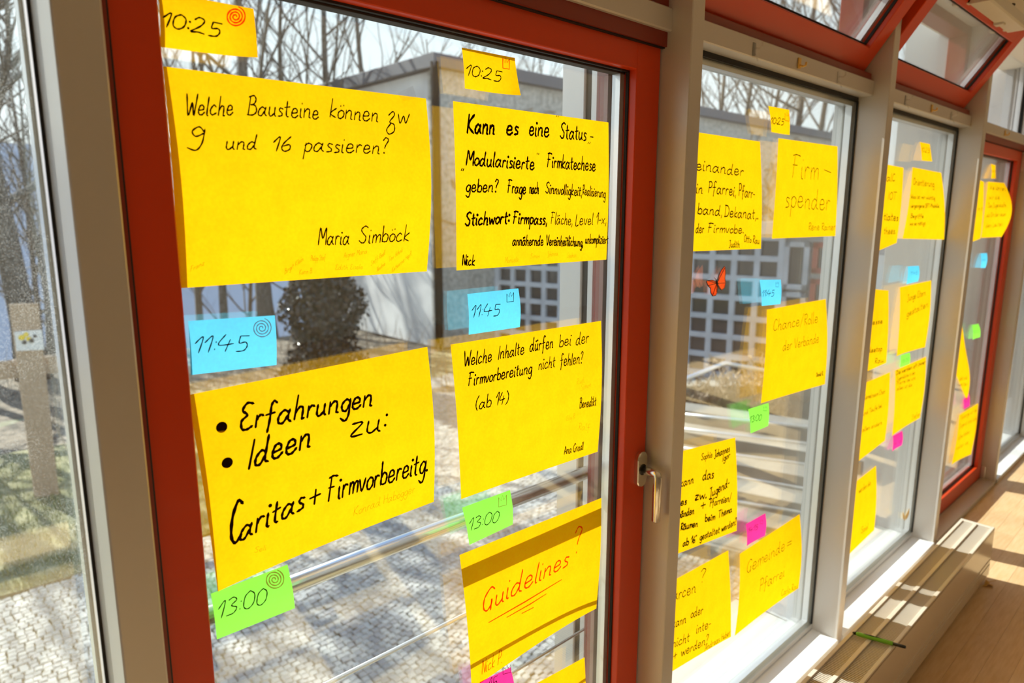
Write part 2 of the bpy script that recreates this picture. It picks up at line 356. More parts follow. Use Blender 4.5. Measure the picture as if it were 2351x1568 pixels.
# window handle on the sash
hx=.955; hz=zc(-.4395)
m=MB(); n=24
ring=[]
for t in range(n):
    a=2*math.pi*t/n; ring.append((math.cos(a)*.0135, math.sin(a)*.0135+(.019 if math.sin(a)>=0 else -.019)))
vs=[]
for y,s in ((.690,1),(.683,1),(.681,.9)): vs+=[(hx+a*s,y,hz+b*(s if s==1 else .97)) for a,b in ring]
fs=[(k*n+j,k*n+(j+1)%n,(k+1)*n+(j+1)%n,(k+1)*n+j) for k in range(2) for j in range(n)]+[tuple(2*n+j for j in range(n))]
hd=m.add(vs,fs).build('window_handle','steel',w2,label='brushed steel handle rosette')
MB().tube([(hx,.683,hz),(hx,.680,hz)],.010,20).build('collar','blackpl',hd,smooth=True)
lv=MB(); R_=.0075
lv.tube([(hx,.682,hz),(hx,.6555,hz),(hx-.0005,.6505,hz-.0015),(hx-.001,.649,hz-.006),(hx-.0015,.6485,hz-.085),(hx-.0015,.6485,hz-.0865)],[R_,R_,R_,R_,R_,R_*.8],18)
lv.build('lever','steel',hd,smooth=True)

# hooks stuck on the transoms
def hook(x,kind,lab):
    z=zc(.302)
    m=MB()
    if kind=='brass':
        m.bbox((x-.006,.669,z-.006),(x+.006,.672,z+.014),.001); m.tube([(x,.670,z),(x,.662,z-.003),(x+.004,.659,z-.001),(x+.006,.659,z+.005)],.0022,8)
        m.build('hook','gold',label=lab,cat='hook',group='brass hooks along the transom')
    else:
        m.bbox((x-.007,.670,z-.012),(x+.007,.672,z+.014),.001); m.tube([(x,.670,z+.004),(x,.661,z+.002),(x,.656,z+.006),(x,.656,z+.012)],.0018,8); m.tube([(x,.670,z-.006),(x-.003,.664,z-.012),(x-.002,.662,z-.02)],.0014,8)
        m.build('hook','tape',label=lab,cat='hook',group='clear hooks along the transom')
for (px,kd,lab) in (((1732,100),'clear','clear plastic hook on the grey transom nearest the handle window'),((1833,155),'brass','brass hook on the transom above the window with the butterfly'),((1924,178),'clear','clear plastic hook at the right end of the transom above the butterfly window'),
    ((2078,240),'clear','clear plastic hook at the left end of the transom over the second fixed window'),((2137,262),'brass','brass hook midway on the transom over the second fixed window'),((2183,275),'clear','clear plastic hook at the right end of the transom over the second fixed window'),
    ((2305,320),'brass','brass hook over the far red window, smallest of the brass hooks')):
    hook(aty(px,.672).x,kd,lab)

# vent opener on the lintel above the second vent
op=empty('window_opener',(2.28,.56,zc(.58)),label='beige chain opener with black bracket above the farther tilted red vent',cat='opener')
q=aty((2345,22),.535); q0=aty((2255,-8),.535)
MB().bbox((q0.x,.515,q0.z-.012),(q.x,.565,q0.z+.022),.004).build('housing','beige',op)
qb=aty((2305,35),.55)
m=MB(); m.bbox((qb.x-.03,.545,qb.z-.012),(qb.x-.012,.57,qb.z+.018),.002); m.tube([(qb.x-.02,.55,qb.z),(qb.x+.012,.54,qb.z+.01),(qb.x+.02,.535,qb.z+.03)],.005,8); m.build('bracket','blackpl',op)
MB().bbox((qb.x-.034,.542,qb.z-.03),(qb.x-.008,.565,qb.z-.012),.002).build('bracket_foot','beige',op)
m=MB(); m.bbox((q0.x,.56,q0.z-.01),(q0.x+.02,.60,q0.z+.02)); m.bbox((q.x-.03,.56,q0.z-.01),(q.x-.01,.60,q0.z+.02)); m.build('mounting_foot','beige',op,kind='stuff')

# ------------------------------------------------------------------ radiator bench under the sill
ZR=zc(-.981); X0,X1=.75,2.544; YA,YB=.4407,.5348
rad=empty('radiator',((X0+X1)/2,(YA+YB)/2,0),label='long low beige convector radiator under the white sill',cat='radiator')
m=MB(); m.bbox((X0,YA,.0205),(X1,YA+.006,ZR-.004),.001)
m.build('front_panel','rad',rad)
fp=m
for zg in (.058,.076): MB().bbox((X0,YA-.0015,zg),(X1-.01,YA+.001,zg+.0022),.0005).build('panel_bead','rad',rad)
MB().bbox((X0,YB-.006,.0205),(X1,YB,ZR-.004),.001).build('back_panel','rad',rad)
MB().bbox((X1-.004,YA+.003,.0205),(X1,YB-.003,ZR-.003),.001).build('end_panel','rad',rad)
MB().box((X0,YA+.006,.024),(X1-.004,YB-.006,ZR-.03)).build('core','radin',rad)
m=MB(); m.box((X1-.05,YA+.03,0),(X1-.03,YB-.03,.03)); m.box((X0+.5,YA+.03,0),(X0+.52,YB-.03,.03)); m.build('foot','radin',rad,kind='stuff')
m=MB(); m.bbox((X0,YA,ZR-.008),(X1,YA+.009,ZR),.001); m.bbox((X0,YB-.009,ZR-.008),(X1,YB,ZR),.001); m.bbox((X1-.015,YA+.009,ZR-.008),(X1,YB-.009,ZR),.001)
m.build('top_rim','rad',rad)
ym=(YA+YB)/2+.003
MB().bbox((X0,ym-.005,ZR-.008),(X1-.015,ym+.005,ZR+.0005),.001).build('centre_rail','rad',rad)
m=MB(); x=1.0
while x<X1-.018:
    m.box((x,YA+.009,ZR-.03),(x+.0022,ym-.005,ZR-.003)); m.box((x,ym+.005,ZR-.03),(x+.0022,YB-.009,ZR-.003)); x+=.0062
m.build('fins','rad',rad,kind='stuff')

# pen lying across the radiator
a=atz((1957,1452),-.976); b=atz((2080,1486),-.976); d=(b-a)
pen=empty('pen',a+d*.5-Vector((0,0,.005)),label='green ballpoint pen with black ends lying across the radiator',cat='pen')
MB().tube([a+d*.07,a+d*.10,a+d*.5,a+d*.74,a+d*.76],[.0035,.0048,.0052,.0048,.0042],14).build('barrel','greenpen',pen,smooth=True)
MB().tube([a,a+d*.03,a+d*.07],[.0016,.0034,.0036],12).build('tip','blackpl',pen,smooth=True)
MB().tube([a+d*.76,a+d*.98,a+d*1.0],[.0038,.0038,.003],12).build('end_cap','blackpl',pen,smooth=True)
gz=Vector((0,0,.0042)); MB().tube([a+d*.2+gz,a+d*.35+gz,a+d*.58+gz],[.001,.0022,.001],8).build('grip_print','blackpl',pen,smooth=True)
# dry leaf on the floor
c=atz((2259,1339),-1.162); lf=MB(); pts=[]
for t in range(10):
    a_=2*math.pi*t/10; r_=.012+.006*math.sin(3*a_); pts.append((c.x+math.cos(a_)*r_*1.6,c.y-.01+math.sin(a_)*r_,.004+.004*math.sin(2*a_)))
lf.add([(c.x,c.y-.01,.007)]+pts,[(0,1+k,1+(k+1)%10) for k in range(10)]); lf.tube([pts[0],(pts[0][0]+.03,pts[0][1]-.012,.003)],.0009,6)
lf.build('dry_leaf','dleaf',label='small dry brown leaf on the floor beyond the radiator end',cat='leaf')

# ------------------------------------------------------------------ handwriting font (x, y in tenths of x-height; one stroke per '|')
G={
'a':"9,8 5,10 1,6 1,1 5,0 9,6|10,10 9,3 12,0",'b':"1,20 1,10 1,0|1,6 5,10 9,7 8,1 4,0 1,1",'c':"8,8 5,10 1,6 1,2 4,0 9,2",'d':"9,8 5,10 1,6 1,1 5,0 9,6|10,20 9,8 9,2 12,0",
'e':"1,5 8,6 7,10 3,10 1,5 2,1 6,0 10,3",'f':"9,18 6,20 4,16 4,5 3,-6|0,9 8,10",'g':"9,8 5,10 1,6 2,1 6,0 9,6|9,10 9,-4 6,-9 1,-6",'h':"2,20 1,0|1,5 5,10 8,8 8,0 10,0",
'i':"1,10 1,1 3,0|2,15 2,16",'j':"3,10 3,-6 0,-9|3,15 3,16",'k':"2,20 1,0|8,10 1,4 8,0",'l':"2,20 1,2 3,0",'m':"1,10 1,0|1,6 4,10 6,8 6,0|6,6 10,10 12,8 12,0",'n':"1,10 1,0|1,6 5,10 8,8 8,1 10,0",
'o':"5,10 1,7 1,2 4,0 8,3 8,8 4,10",'p':"2,10 1,-9|1,7 5,10 9,7 7,1 4,0 1,2",'q':"9,8 5,10 1,6 2,1 6,0 9,6|9,10 9,-9",'r':"1,10 1,0|1,6 4,10 7,9",'s':"7,9 3,10 2,7 6,4 6,1 1,0",'t':"3,17 3,2 6,0|0,10 7,11",
'u':"1,10 1,2 4,0 8,4|8,10 8,2 10,0",'v':"0,10 4,0 8,10",'w':"0,10 3,0 6,8 9,0 12,10",'x':"0,0 9,10|0,10 8,0",'y':"1,10 1,4 5,2 9,6|9,10 8,-4 4,-9 1,-7",'z':"1,10 8,10 1,0 9,0",'ß':"1,-4 1,16 5,19 8,15 5,11 9,6 7,1 3,0",
'A':"0,0 6,20 11,0|2,7 10,7",'B':"2,20 1,0|0,19 6,21 9,17 7,12 3,11|3,11 9,10 11,4 7,0 0,0",'C':"9,18 5,20 1,13 1,4 5,0 10,3",'D':"2,20 1,0|0,20 7,19 11,11 8,2 0,0",'E':"9,19 4,20 1,15 5,11 1,7 2,1 6,0 10,2",
'F':"3,19 1,0|0,19 5,20 11,19|0,11 7,11",'G':"11,17 7,20 1,13 1,4 5,0 9,4 9,9 9,-1",'H':"1,20 1,0|10,20 10,0|1,10 10,10",'I':"3,20 1,0",'J':"6,20 6,2 3,-3 0,-1|1,20 9,20",'K':"2,20 1,0|11,20 2,9 12,0",'L':"2,20 1,0 9,1",
'M':"0,0 2,20 7,7 12,20 13,0",'N':"1,0 1,20 9,0 10,20",'O':"6,20 1,13 2,3 6,0 11,6 10,16 5,20",'P':"2,20 1,0|0,19 6,20 9,16 7,10 1,9",'R':"2,20 1,0|0,19 7,20 9,15 6,11 1,10 9,0",'S':"11,18 7,20 2,16 5,11 9,7 8,1 4,0 0,3",
'T':"6,20 5,0|0,20 12,20",'V':"0,20 5,0 11,20",'W':"0,21 4,0 8,13 11,0 14,21",'Z':"0,20 9,20 0,0 10,0",
'0':"5,20 1,15 1,4 5,0 9,5 9,15 5,20",'1':"0,12 5,20 4,0",'2':"1,16 4,20 8,17 6,9 0,0 5,1 10,0",'3':"1,18 5,20 8,16 4,11 9,7 7,1 1,0",'4':"4,20 0,8 11,9|8,14 6,0",'5':"2,20 2,11 7,12 9,7 7,1 1,0|2,20 9,20",'6':"7,20 2,11 1,4 4,0 8,3 7,9 2,7",'9':"9,15 5,20 1,15 4,10 9,14|9,18 9,4 6,-4 0,-2",
':':"1,4 1,3|1,13 1,12",'.':"1,1 1,0",',':"2,2 1,-4",'-':"0,7 6,7",'?':"1,17 4,21 8,18 5,11 4,7|4,1 4,0",'"':"1,21 1,18|4,21 4,18",'„':"1,1 0,-4|4,1 3,-4",'(':"5,20 1,12 1,4 4,-2",')':"1,20 5,13 5,4 1,-2",'+':"5,13 5,1|0,7 10,8",'/':"9,20 0,-3",'=':"0,9 8,9|0,4 8,4",
'ʒ':"1,9 5,13 7,9 3,2 8,-1 9,-8 4,-11 1,-6 5,1",'u̲':"",
}
for b_1,c_ in (('ä','a'),('ö','o'),('ü','u')): G[b_1]=G[c_]+"|3,14 3,15|7,15 7,16"
GP={k:[[tuple(float(t)/10 for t in p.split(',')) for p in s.split(' ')] for s in v.split('|')] for k,v in G.items() if v}
def cr(pts,n=5):
    if len(pts)<3: return pts
    P=[pts[0]]+list(pts)+[pts[-1]]; out=[]
    for i in range(1,len(P)-2):
        a,b,c,d=P[i-1],P[i],P[i+1],P[i+2]
        for k in range(n):
            t=k/n; out.append(tuple(.5*(2*b[j]+(c[j]-a[j])*t+(2*a[j]-5*b[j]+4*c[j]-d[j])*t*t+(3*b[j]-a[j]-3*c[j]+d[j])*t**3) for j in (0,1)))
    out.append(tuple(P[-2])); return out
def layout(text):
    x=0; out=[]; rj=random.Random(len(text)*13+ord(text[0]))
    for ch in text:
        if ch==' ': x+=.75; continue
        g=GP.get(ch) or GP['n']; wd=max(p[0] for s in g for p in s); dy=rj.uniform(-.05,.05); sc_=rj.uniform(.94,1.06)
        for s in g: out.append([(x+p[0]*sc_+p[1]*.13,p[1]*sc_+dy) for p in s])
        x+=wd*sc_+.22
    return out,x-.22
class Note:
    """a sheet taped to the pane: corners TL TR BR BL, bulge() gives its distance in front of the pane"""
    def __init__(s,corners,bulge,Y=YG-.0006):
        s.Y=Y; s.b=bulge; s.c=[]
        for (u,v),p in zip(((0,0),(1,0),(1,1),(0,1)),corners):
            if len(p)==3: s.c.append((p[1],p[2]+HC))
            else: q=aty(p,Y-bulge(u,v)); s.c.append((q.x,q.z))
    def P(s,u,v,off=0):
        a,b,c,d=s.c; f=lambda k:(a[k]*(1-u)+b[k]*u)*(1-v)+(d[k]*(1-u)+c[k]*u)*v
        return Vector((f(0),s.Y-s.b(min(1,max(0,u)),min(1,max(0,v)))-off,f(1)))
    def uv(s,px):
        u=v=.5
        r=ray(*px)
        for _ in range(12):
            e=lambda u,v:(lambda p:(p.x-r.x/r.y*p.y,(p.z-HC)-r.z/r.y*p.y))(s.P(u,v))
            f0=e(u,v); h=1e-3; fu=e(u+h,v); fv=e(u,v+h)
            a,b=(fu[0]-f0[0])/h,(fv[0]-f0[0])/h; c,d=(fu[1]-f0[1])/h,(fv[1]-f0[1])/h; D=a*d-b*c
            u-=(d*f0[0]-b*f0[1])/D; v-=(-c*f0[0]+a*f0[1])/D
            u=max(-1,min(2,u)); v=max(-1,min(2,v))
        return u,v
def ribbon(mb,note,pl,w,off):
    """pl: list of (u,v) on the note; w: pen width in metres"""
    P=[note.P(u,v,off) for u,v in pl]
    if len(P)<2: return
    if (P[0]-P[-1]).length<w*.6 and len(P)<=2:
        c=P[0]; k=16; r=w*.75
        mb.add([c]+[c+Vector((math.cos(2*math.pi*j/k)*r,0,math.sin(2*math.pi*j/k)*r)) for j in range(k)],[(0,1+j,1+(j+1)%k) for j in range(k)]); return
    # round the two ends a little
    vs=[]; n=len(P)
    for i in range(n):
        d=P[min(i+1,n-1)]-P[max(i-1,0)]
        if d.length<1e-9: d=Vector((1,0,0))
        d.normalize(); nn=Vector((-d.z,0,d.x)); ww=w*(.5+.10*math.sin(i*1.7)); ww*=(.75 if i in (0,n-1) else 1)
        vs+=[P[i]+nn*ww,P[i]-nn*ww]
    mb.add(vs,[(2*i,2*i+1,2*i+3,2*i+2) for i in range(n-1)])
    for e,sg in ((0,-1),(n-1,1)):
        d=(P[1]-P[0]) if e==0 else (P[-1]-P[-2]); d.normalize(); d*=sg; k=len(mb.v)
        nn=Vector((-d.z,0,d.x))*w*.36; c=P[e]; mb.add([c+nn,c-nn,c-nn*.5+d*w*.35,c+nn*.5+d*w*.35],[(0,1,2,3)])
def spiral(turns=3.2,n=70): return [(.12*math.cos(a)+a/(2*math.pi*turns)*math.cos(a),.12*math.sin(a)+a/(2*math.pi*turns)*math.sin(a)) for a in [2*math.pi*turns*i/n for i in range(n+1)]]
CROWN=[(-1,-1),(-1,.9),(-.35,.1),(0,1.2),(.35,.2),(1,1),(1,-1),(-1,-1)]
Z=lambda ox,oy,s:(lambda x,y:(ox+x/s,oy+y/s))
def make_note(label,group,mat,corners,bulge,texts=(),tapes=(),zz=None,res=(12,12),cat='note',name='paper_note'):
    nt_=Note(corners,bulge); nu,nv=res; mb=MB()
    mb.add([nt_.P(i/nu,j/nv) for j in range(nv+1) for i in range(nu+1)],[(j*(nu+1)+i,(j+1)*(nu+1)+i,(j+1)*(nu+1)+i+1,j*(nu+1)+i+1) for j in range(nv) for i in range(nu)])
    o=mb.build(name,mat,None,smooth=True,label=label,cat=cat,group=group)
    parts_=[]
    for t in texts:
        kind=t[0]
        if kind in ('t',):
            _,txt,p0,p1,h,pw,im=t; f=zz or (lambda x,y:(x,y))
            sc=1/((f(1,0)[0]-f(0,0)[0])) if zz else 1
            a=f(*p0); b=f(*p1); c=(a[0],a[1]-h/sc)
            A,Bb,Cc=nt_.uv(a),nt_.uv(b),nt_.uv(c); st,wd=layout(txt)
            m=MB(); parts_.append((im,m,'handwriting'))
            for s in st:
                pl=[(A[0]+(Bb[0]-A[0])*x/wd+(Cc[0]-A[0])*y, A[1]+(Bb[1]-A[1])*x/wd+(Cc[1]-A[1])*y) for x,y in cr(s)]
                ribbon(m,nt_,pl,pw,.0004)
        else:
            _,pts,pw,im=t; f=zz or (lambda x,y:(x,y)); m=MB(); parts_.append((im,m,'drawn_mark'))
            pl=[nt_.uv(f(*p)) for p in (cr(pts,4) if kind=='c' else pts)]
            ribbon(m,nt_,pl,pw,.0004)
    lb={'ink':None,'inkred':'red pen writing','pencil':'faint thin signature','inkor':'orange pen writing'}
    for im,m,n_ in parts_:
        if m.v: m.build(n_,im,o,label=lb[im])
    for tp in tapes:
        q=[aty(p,YG-.0012) for p in tp]; m=MB(); m.add(q,[(0,1,2,3)]); m.build('tape','tape',o)
    return nt_,o
def sp(cx,cy,r,pw,im,k=1.0): return ('l',[(cx+x*r*k,cy-y*r) for x,y in spiral()],pw*1.35,im)
def crown(cx,cy,w_,h,pw,im,sl=0): return ('l',[(cx+x*w_/2,cy-y*h/2+x*sl) for x,y in CROWN],pw*1.5,im)
def dot(cx,cy,pw,im): return ('l',[(cx,cy),(cx,cy-.4)],pw,im)
PK=1.35
def T(txt,p0,p1,h,pw=.0011,im='ink'): return ('t',txt,p0,p1,h,pw*(PK if im!='pencil' else 1.3),im)
def W(x,z): return ('w',x,z)
flat=lambda u,v:0.0
def bg(a=.006,l=.0,r=.0,b=.0): return lambda u,v: a*math.sin(math.pi*v)*(.6+.4*u)+l*(1-u)**3*v+r*u**4*v*v+b*v*v
GY='large yellow question sheets'; GL='small time slips'

# ---- red sash window (first bay)
z=Z(0,0,2.24)
make_note('yellow slip 10:25 with a red spiral, at the top beside the red frame',GL,'yellow',[(362,-21),(582,20),(592,132),(368,108)],bg(.004,.0,.012),
 [T('10:25',(828,133),(1122,192),39*1.05,.0011),sp(1210,86,47,.0011,'inkred')],zz=z)
z=Z(360,140,2.903)
make_note('large yellow sheet with the black question about 9 und 16, top left',GY,'yellow',[(374,152),(978,226),(980,623),(410,662)],bg(.010,.004,.0),
 [T('Welche',(187,362),(505,362),66),T('Bausteine',(602,355),(1075,386),60),T('können',(1148,375),(1472,408),60),T('ʒw',(1530,418),(1675,418),62),
  T('9',(205,568),(296,574),68),T('und',(455,590),(662,586),52),T('16',(765,600),(882,600),48),T('passieren?',(975,602),(1532,618),56),
  T('Maria',(1075,1226),(1280,1220),56),T('Simböck',(1345,1215),(1676,1200),56),
  T('Franz',(222,1405),(315,1358),17,.0003,'pencil'),T('Birgit Klein',(850,1422),(975,1330),17,.0003,'pencil'),T('Karin B.',(948,1425),(1035,1412),17,.0003,'pencil'),
  T('Philipp Stief',(1025,1332),(1122,1326),18,.0003,'pencil'),T('Aigner Maria',(1245,1312),(1400,1282),18,.0003,'pencil'),T('Edith Eisele',(1188,1392),(1370,1385),17,.0003,'pencil'),
  T('Steffi Riedl',(1425,1366),(1520,1290),16,.0003,'pencil'),T('Nadine',(1465,1406),(1520,1362),16,.0003,'pencil'),T('Tax Höhnli',(1545,1340),(1636,1270),16,.0003,'pencil'),T('Katharina Höpfl',(1565,1412),(1695,1295),16,.0003,'pencil')],
 [[(385,135),(505,152),(500,166),(383,152)],[(912,214),(948,197),(957,226),(925,232)]],zz=z)
z=Z(400,700,1.96)
make_note('blue slip 11:45 with a dark spiral, left under the first big sheet',GL,'blue',[(432,737),(631,724),(635,838),(438,861)],bg(.002,.0,.0),
 [T('11:45',(84,216),(322,207),38,.0009),sp(393,104,40,.0008,'inkor')],[],zz=z)
make_note('large yellow sheet with two bullets and words in thick black marker',GY,'yellow',[(431,907),(981,796),(996,1152),(500,1358)],bg(.008,.014,.0),
 [dot(213,550,.0078,'ink'),T('Erfahrungen',(292,566),(888,452),56,0.0022),T('zu:',(786,592),(945,562),52,0.0019),dot(238,710,.0078,'ink'),T('Ideen',(330,738),(610,636),62,0.0023),
  T('C',(248,1078),(300,1058),92,0.0026),T('aritas',(292,1062),(580,918),58,0.0022),T('+',(606,912),(652,895),52,0.0022),T('Firmvorbereitg.',(690,886),(1135,748),54,0.0020),
  T('Konrad Habögger',(805,950),(1080,842),20,.0004,'pencil'),T('Seli',(360,1115),(412,1102),12,.0003,'pencil')],
 [[(476,862),(494,857),(512,884),(492,888)],[(500,857),(514,855),(532,880),(518,882)]],zz=z)
make_note('green slip 13:00 with an orange spiral, beside the red frame at the bottom',GL,'green',[(484,1363),(660,1296),(677,1396),(498,1468)],bg(.003,.0,.0),
 [T('13:00',(190,1414),(408,1343),38,.0009),sp(450,1235,40,.0010,'inkor')],zz=z)
z=Z(980,80,2.703)
make_note('yellow slip 10:25 with a small red crown, above the five-line sheet',GL,'yellow',[(1060,109),(1182,133),(1196,219),(1067,203)],bg(.002,.0,.012),
 [T('10:25',(236,248),(453,292),36,.0010),crown(490,178,40,64,.0010,'inkred',4)],zz=z)
make_note('large yellow sheet filled with five black lines, right of the big top-left sheet',GY,'yellow',[(1040,232),(1397,281),(1392,596),(1048,621)],bg(.003,.0,.002),
 [T('Kann',(246,606),(417,616),57,.0024),T('es',(490,616),(563,620),52,.0022),T('eine',(632,624),(756,634),52,.0020),T('"',(793,545),(806,547),22,.001),T('Status',(825,640),(986,655),48,.0018),T('-',(1010,660),(1028,662),40,.0015),T('„',(1000,668),(1013,669),18,.001),
  T('„',(214,832),(228,834),26,.0014),T('Modularisierte',(243,806),(664,836),46,.0018),T('"',(672,785),(685,787),26,.0012),T('Firmkatechese',(745,818),(1044,846),42,.0017),
  T('geben?',(240,972),(436,976),42,.0015),T('Frage',(500,980),(612,986),40,.0016),T('nach',(635,982),(692,986),36,.0015),T('Sinnvolligkeit,',(735,982),(960,1000),34,.0014),T('Realisierung',(965,992),(1106,1012),32,.0012),
  T('Stichwort:',(236,1182),(506,1170),42,.0020),T('Firmpass,',(534,1170),(742,1176),38,.0019),T('Fläche,',(768,1172),(900,1180),36,.0011),T('Level 1-x,',(920,1182),(1110,1172),36,.0012),
  T('annähernde',(530,1306),(720,1306),32,.0015),T('Vereinheitlichung,',(740,1306),(966,1312),32,.0015),T('unkompliziert',(982,1294),(1123,1294),28,.0014),T('Nick',(218,1430),(294,1430),34,.0014),
  T('Manuela',(485,1416),(566,1408),18,.0003,'pencil'),T('Simon',(640,1386),(700,1384),14,.0003,'pencil'),T('Johanna',(748,1376),(810,1370),16,.0003,'pencil'),T('Stephan',(870,1384),(926,1380),16,.0003,'pencil')],
 [[(1057,225),(1075,215),(1078,236),(1058,240)],[(1378,268),(1396,262),(1397,270),(1379,276)]],zz=z)
z=Z(980,640,1.69)
make_note('blue slip 11:45 with a black crown, above the sheet with three short lines',GL,'blue',[(1073,675),(1190,662),(1193.6,751),(1076,768.4)],bg(.003,.0,.0),
 [T('11:45',(170,150),(278,143),24,.0009),crown(323,72,26,34,.0008,'ink',-2)],zz=z)
make_note('large yellow sheet with three short lines at its top and an empty middle',GY,'yellow',[(1034.5,791),(1380,736.5),(1372,1037),(1058.7,1146)],bg(.005,.004,.0),
 [T('Welche',(142,340),(250,320),27,.0014),T('Inhalte',(275,313),(376,291),26,.0014),T('dürfen',(398,283),(488,268),25,.0015),T('bei',(512,264),(558,257),24,.0013),T('der',(577,256),(626,248),24,.0013),
  T('Firmvorbereitung',(160,416),(405,366),25,.0015),T('nicht',(432,353),(496,341),23,.0013),T('fehlen?',(516,340),(603,327),23,.0014),T('(ab 14)',(187,507),(313,482),25,.0013),
  T('Benedikt',(592,502),(656,490),18,.0013),T('Ana Gradl',(532,682),(606,662),16,.0012),T('Rudi',(580,412),(612,402),12,.0003,'pencil'),T('Simon',(596,434),(636,418),11,.0003,'pencil'),T('Eily R',(540,552),(573,542),10,.0003,'pencil'),T('Ralf',(588,586),(630,590),14,.0004,'pencil')],
 [[(1012,806),(1052,770),(1056,778),(1018,814)]],zz=z)
make_note('green slip 13:00 with an orange crown, above the sheet with red writing',GL,'green',[(1061,1165.4),(1171,1125),(1177,1204),(1077.6,1251)],bg(.003,.0,.0),
 [T('13:00',(160,978),(273,943),24,.0009),crown(293,862,30,38,.0008,'inkor',-4)],zz=z)
make_note('large yellow sheet with red underlined writing and a question mark',GY,'yellow',[(1055,1274),(1381,1143),(1369,1397),(1083,1582)],bg(.006,.0,.010),
 [T('Guidelines',(214,1296),(545,1112),42,.0019,'inkred'),T('?',(565,1070),(594,1056),44,.0017,'inkred'),
  ('l',[(240,1333),(380,1253),(522,1167)],.0019,'inkred'),('l',[(310,1313),(400,1262),(463,1222)],.0017,'inkred'),('l',[(368,1298),(413,1275)],.0017,'inkred'),T('Nick P.',(212,1534),(290,1490),26,.0011,'inkor')],zz=z)
make_note('pink slip with a dark crown, cut by the bottom of the picture',GL,'pink',[(1101,1566),(1172,1532),(1186,1610),(1112,1652)],bg(.002,.0,.0),
 [T('14:15',(190,1630),(270,1585),24,.0009),crown(310,1515,30,30,.0008,'ink',-4)],zz=z)
make_note('blank yellow sheet at the very bottom of the red window, right of the pink slip',GY,'yellow',[(1048,1668),(1342,1509),(1344,1790),(1090,1960)],bg(.004,.0,.0))

# ---- first fixed window behind the handle mullion
PK=1.75
z=Z(1540,200,3.136)
make_note('four-line yellow sheet half hidden by the mullion, above the butterfly',GY,'yellow',[W(1.055,.150),(1745,325),(1747,571),W(1.068,-.062)],bg(.003),
 [T('miteinander',(60,580),(520,640),44,.0013),T('in',(180,762),(226,764),40,.0013),T('Pfarrei,',(268,758),(466,784),42,.0014),T('Pfarr-',(487,782),(602,802),42,.0014),
  T('band,',(190,912),(366,926),40,.0014),T('Dekanat,..',(385,930),(626,952),40,.0014),T('der',(178,1046),(236,1052),34,.0013),T('Firmvobe.',(265,1046),(520,1052),34,.0013),T('Judith',(418,1152),(493,1154),24,.0011),T('Otto Rau',(525,1112),(636,1130),26,.0011)],zz=z)
make_note('small yellow slip 10:25 alone near the top of the butterfly window',GL,'yellow',[(1764,243),(1812,252),(1813,310),(1771,303)],bg(.002,.0,.004),
 [T('10:25',(718,262),(808,274),24,.0010),crown(836,215,30,56,.0010,'inkred',3)],zz=z)
make_note('yellow sheet with two large words, the first with a hyphen, right of the four-line sheet',GY,'yellow',[(1787,317),(1923,336),(1918,542),(1772,548)],bg(.002,.006,.0),
 [T('Firm',(870,652),(1058,668),84,.0011),T('-',(1095,640),(1145,660),70,.0012),T('spender',(820,862),(1142,886),76,.0011),T('Rene Rainer',(990,1032),(1182,1028),28,.0008)],zz=z)
make_note('small blue slip 11:45 right of the butterfly',GL,'blue',[(1744,642.6),(1792.6,642),(1791.7,698),(1749,702.6)],bg(.002),
 [T('11:45',(655,1510),(738,1505),24,.0009),crown(765,1420,20,36,.0007,'ink')],zz=z)
z=Z(1540,680,3.409)
make_note('yellow sheet with two pale lines of writing, under the blue slip beside the butterfly',GY,'yellow',[(1760.6,711),(1896,686.5),(1894,882),(1746.8,926)],bg(.005,.004,.0),
 [T('Chance/Rolle',(800,272),(1150,205),44,.0009,'ink'),T('der Verbände',(875,428),(1158,362),40,.0009,'ink'),T('David R.',(1138,630),(1190,618),15,.0011)],zz=z)
make_note('small green slip 13:00 under the sheet with two pale lines',GL,'green',[(1718,939.6),(1764.4,925),(1763.5,977.7),(1723.3,995)],bg(.002),
 [T('13:00',(614,990),(704,970),25,.0009),crown(738,878,26,36,.0007,'ink')],zz=z)
z=Z(1540,1000,2.761)
make_note('yellow sheet crowded with thick black lines, half hidden behind the handle mullion',GY,'yellow',[W(1.055,-.445),(1688,1004.3),(1691.4,1218.4),W(1.05,-.66)],bg(.003),
 [T('Sophie',(192,156),(262,136),20,.0011),T('Johannes',(275,142),(372,100),22,.0015),T('Igor',(325,166),(374,138),20,.0014),T('kann',(60,325),(142,300),27,.0016),T('das',(200,280),(270,270),30,.0018),
  T('es',(60,442),(98,435),24,.0018),T('zw.',(150,408),(222,396),26,.0020),T('Jugend-',(242,396),(370,320),28,.0018),T('Verbänden',(0,540),(146,494),24,.0018),T('+',(188,470),(216,462),30,.0020),T('Pfarreien/',(246,450),(382,412),24,.0016),
  T('Räumen',(62,600),(168,575),22,.0018),T('beim',(215,545),(278,532),22,.0018),T('Thema',(300,520),(386,484),22,.0018),T('ab 16"',(75,702),(160,676),22,.0018),T('gestaltet',(182,664),(308,615),22,.0016),T('werden?',(320,610),(414,562),22,.0016)],zz=z)
make_note('yellow sheet ending in a large question mark, lowest behind the handle mullion',GY,'yellow',[W(1.055,-.72),(1672.2,1263.3),(1678.4,1461.8),W(1.045,-.925)],bg(.003,.0,.003),
 [T('?',(180,934),(214,924),38,.0013),T('starcen',(-40,1070),(156,992),38,.0012),T('kann',(12,1218),(94,1186),30,.0013),T('oder',(125,1157),(202,1128),30,.0013),T('nicht',(8,1346),(116,1302),30,.0013),T('inte-',(160,1256),(252,1212),30,.0013),T('+',(14,1424),(36,1410),28,.0013),T('werden?',(64,1400),(236,1316),30,.0013),T('Andreas Huber',(215,1366),(376,1262),20,.0008)],zz=z)
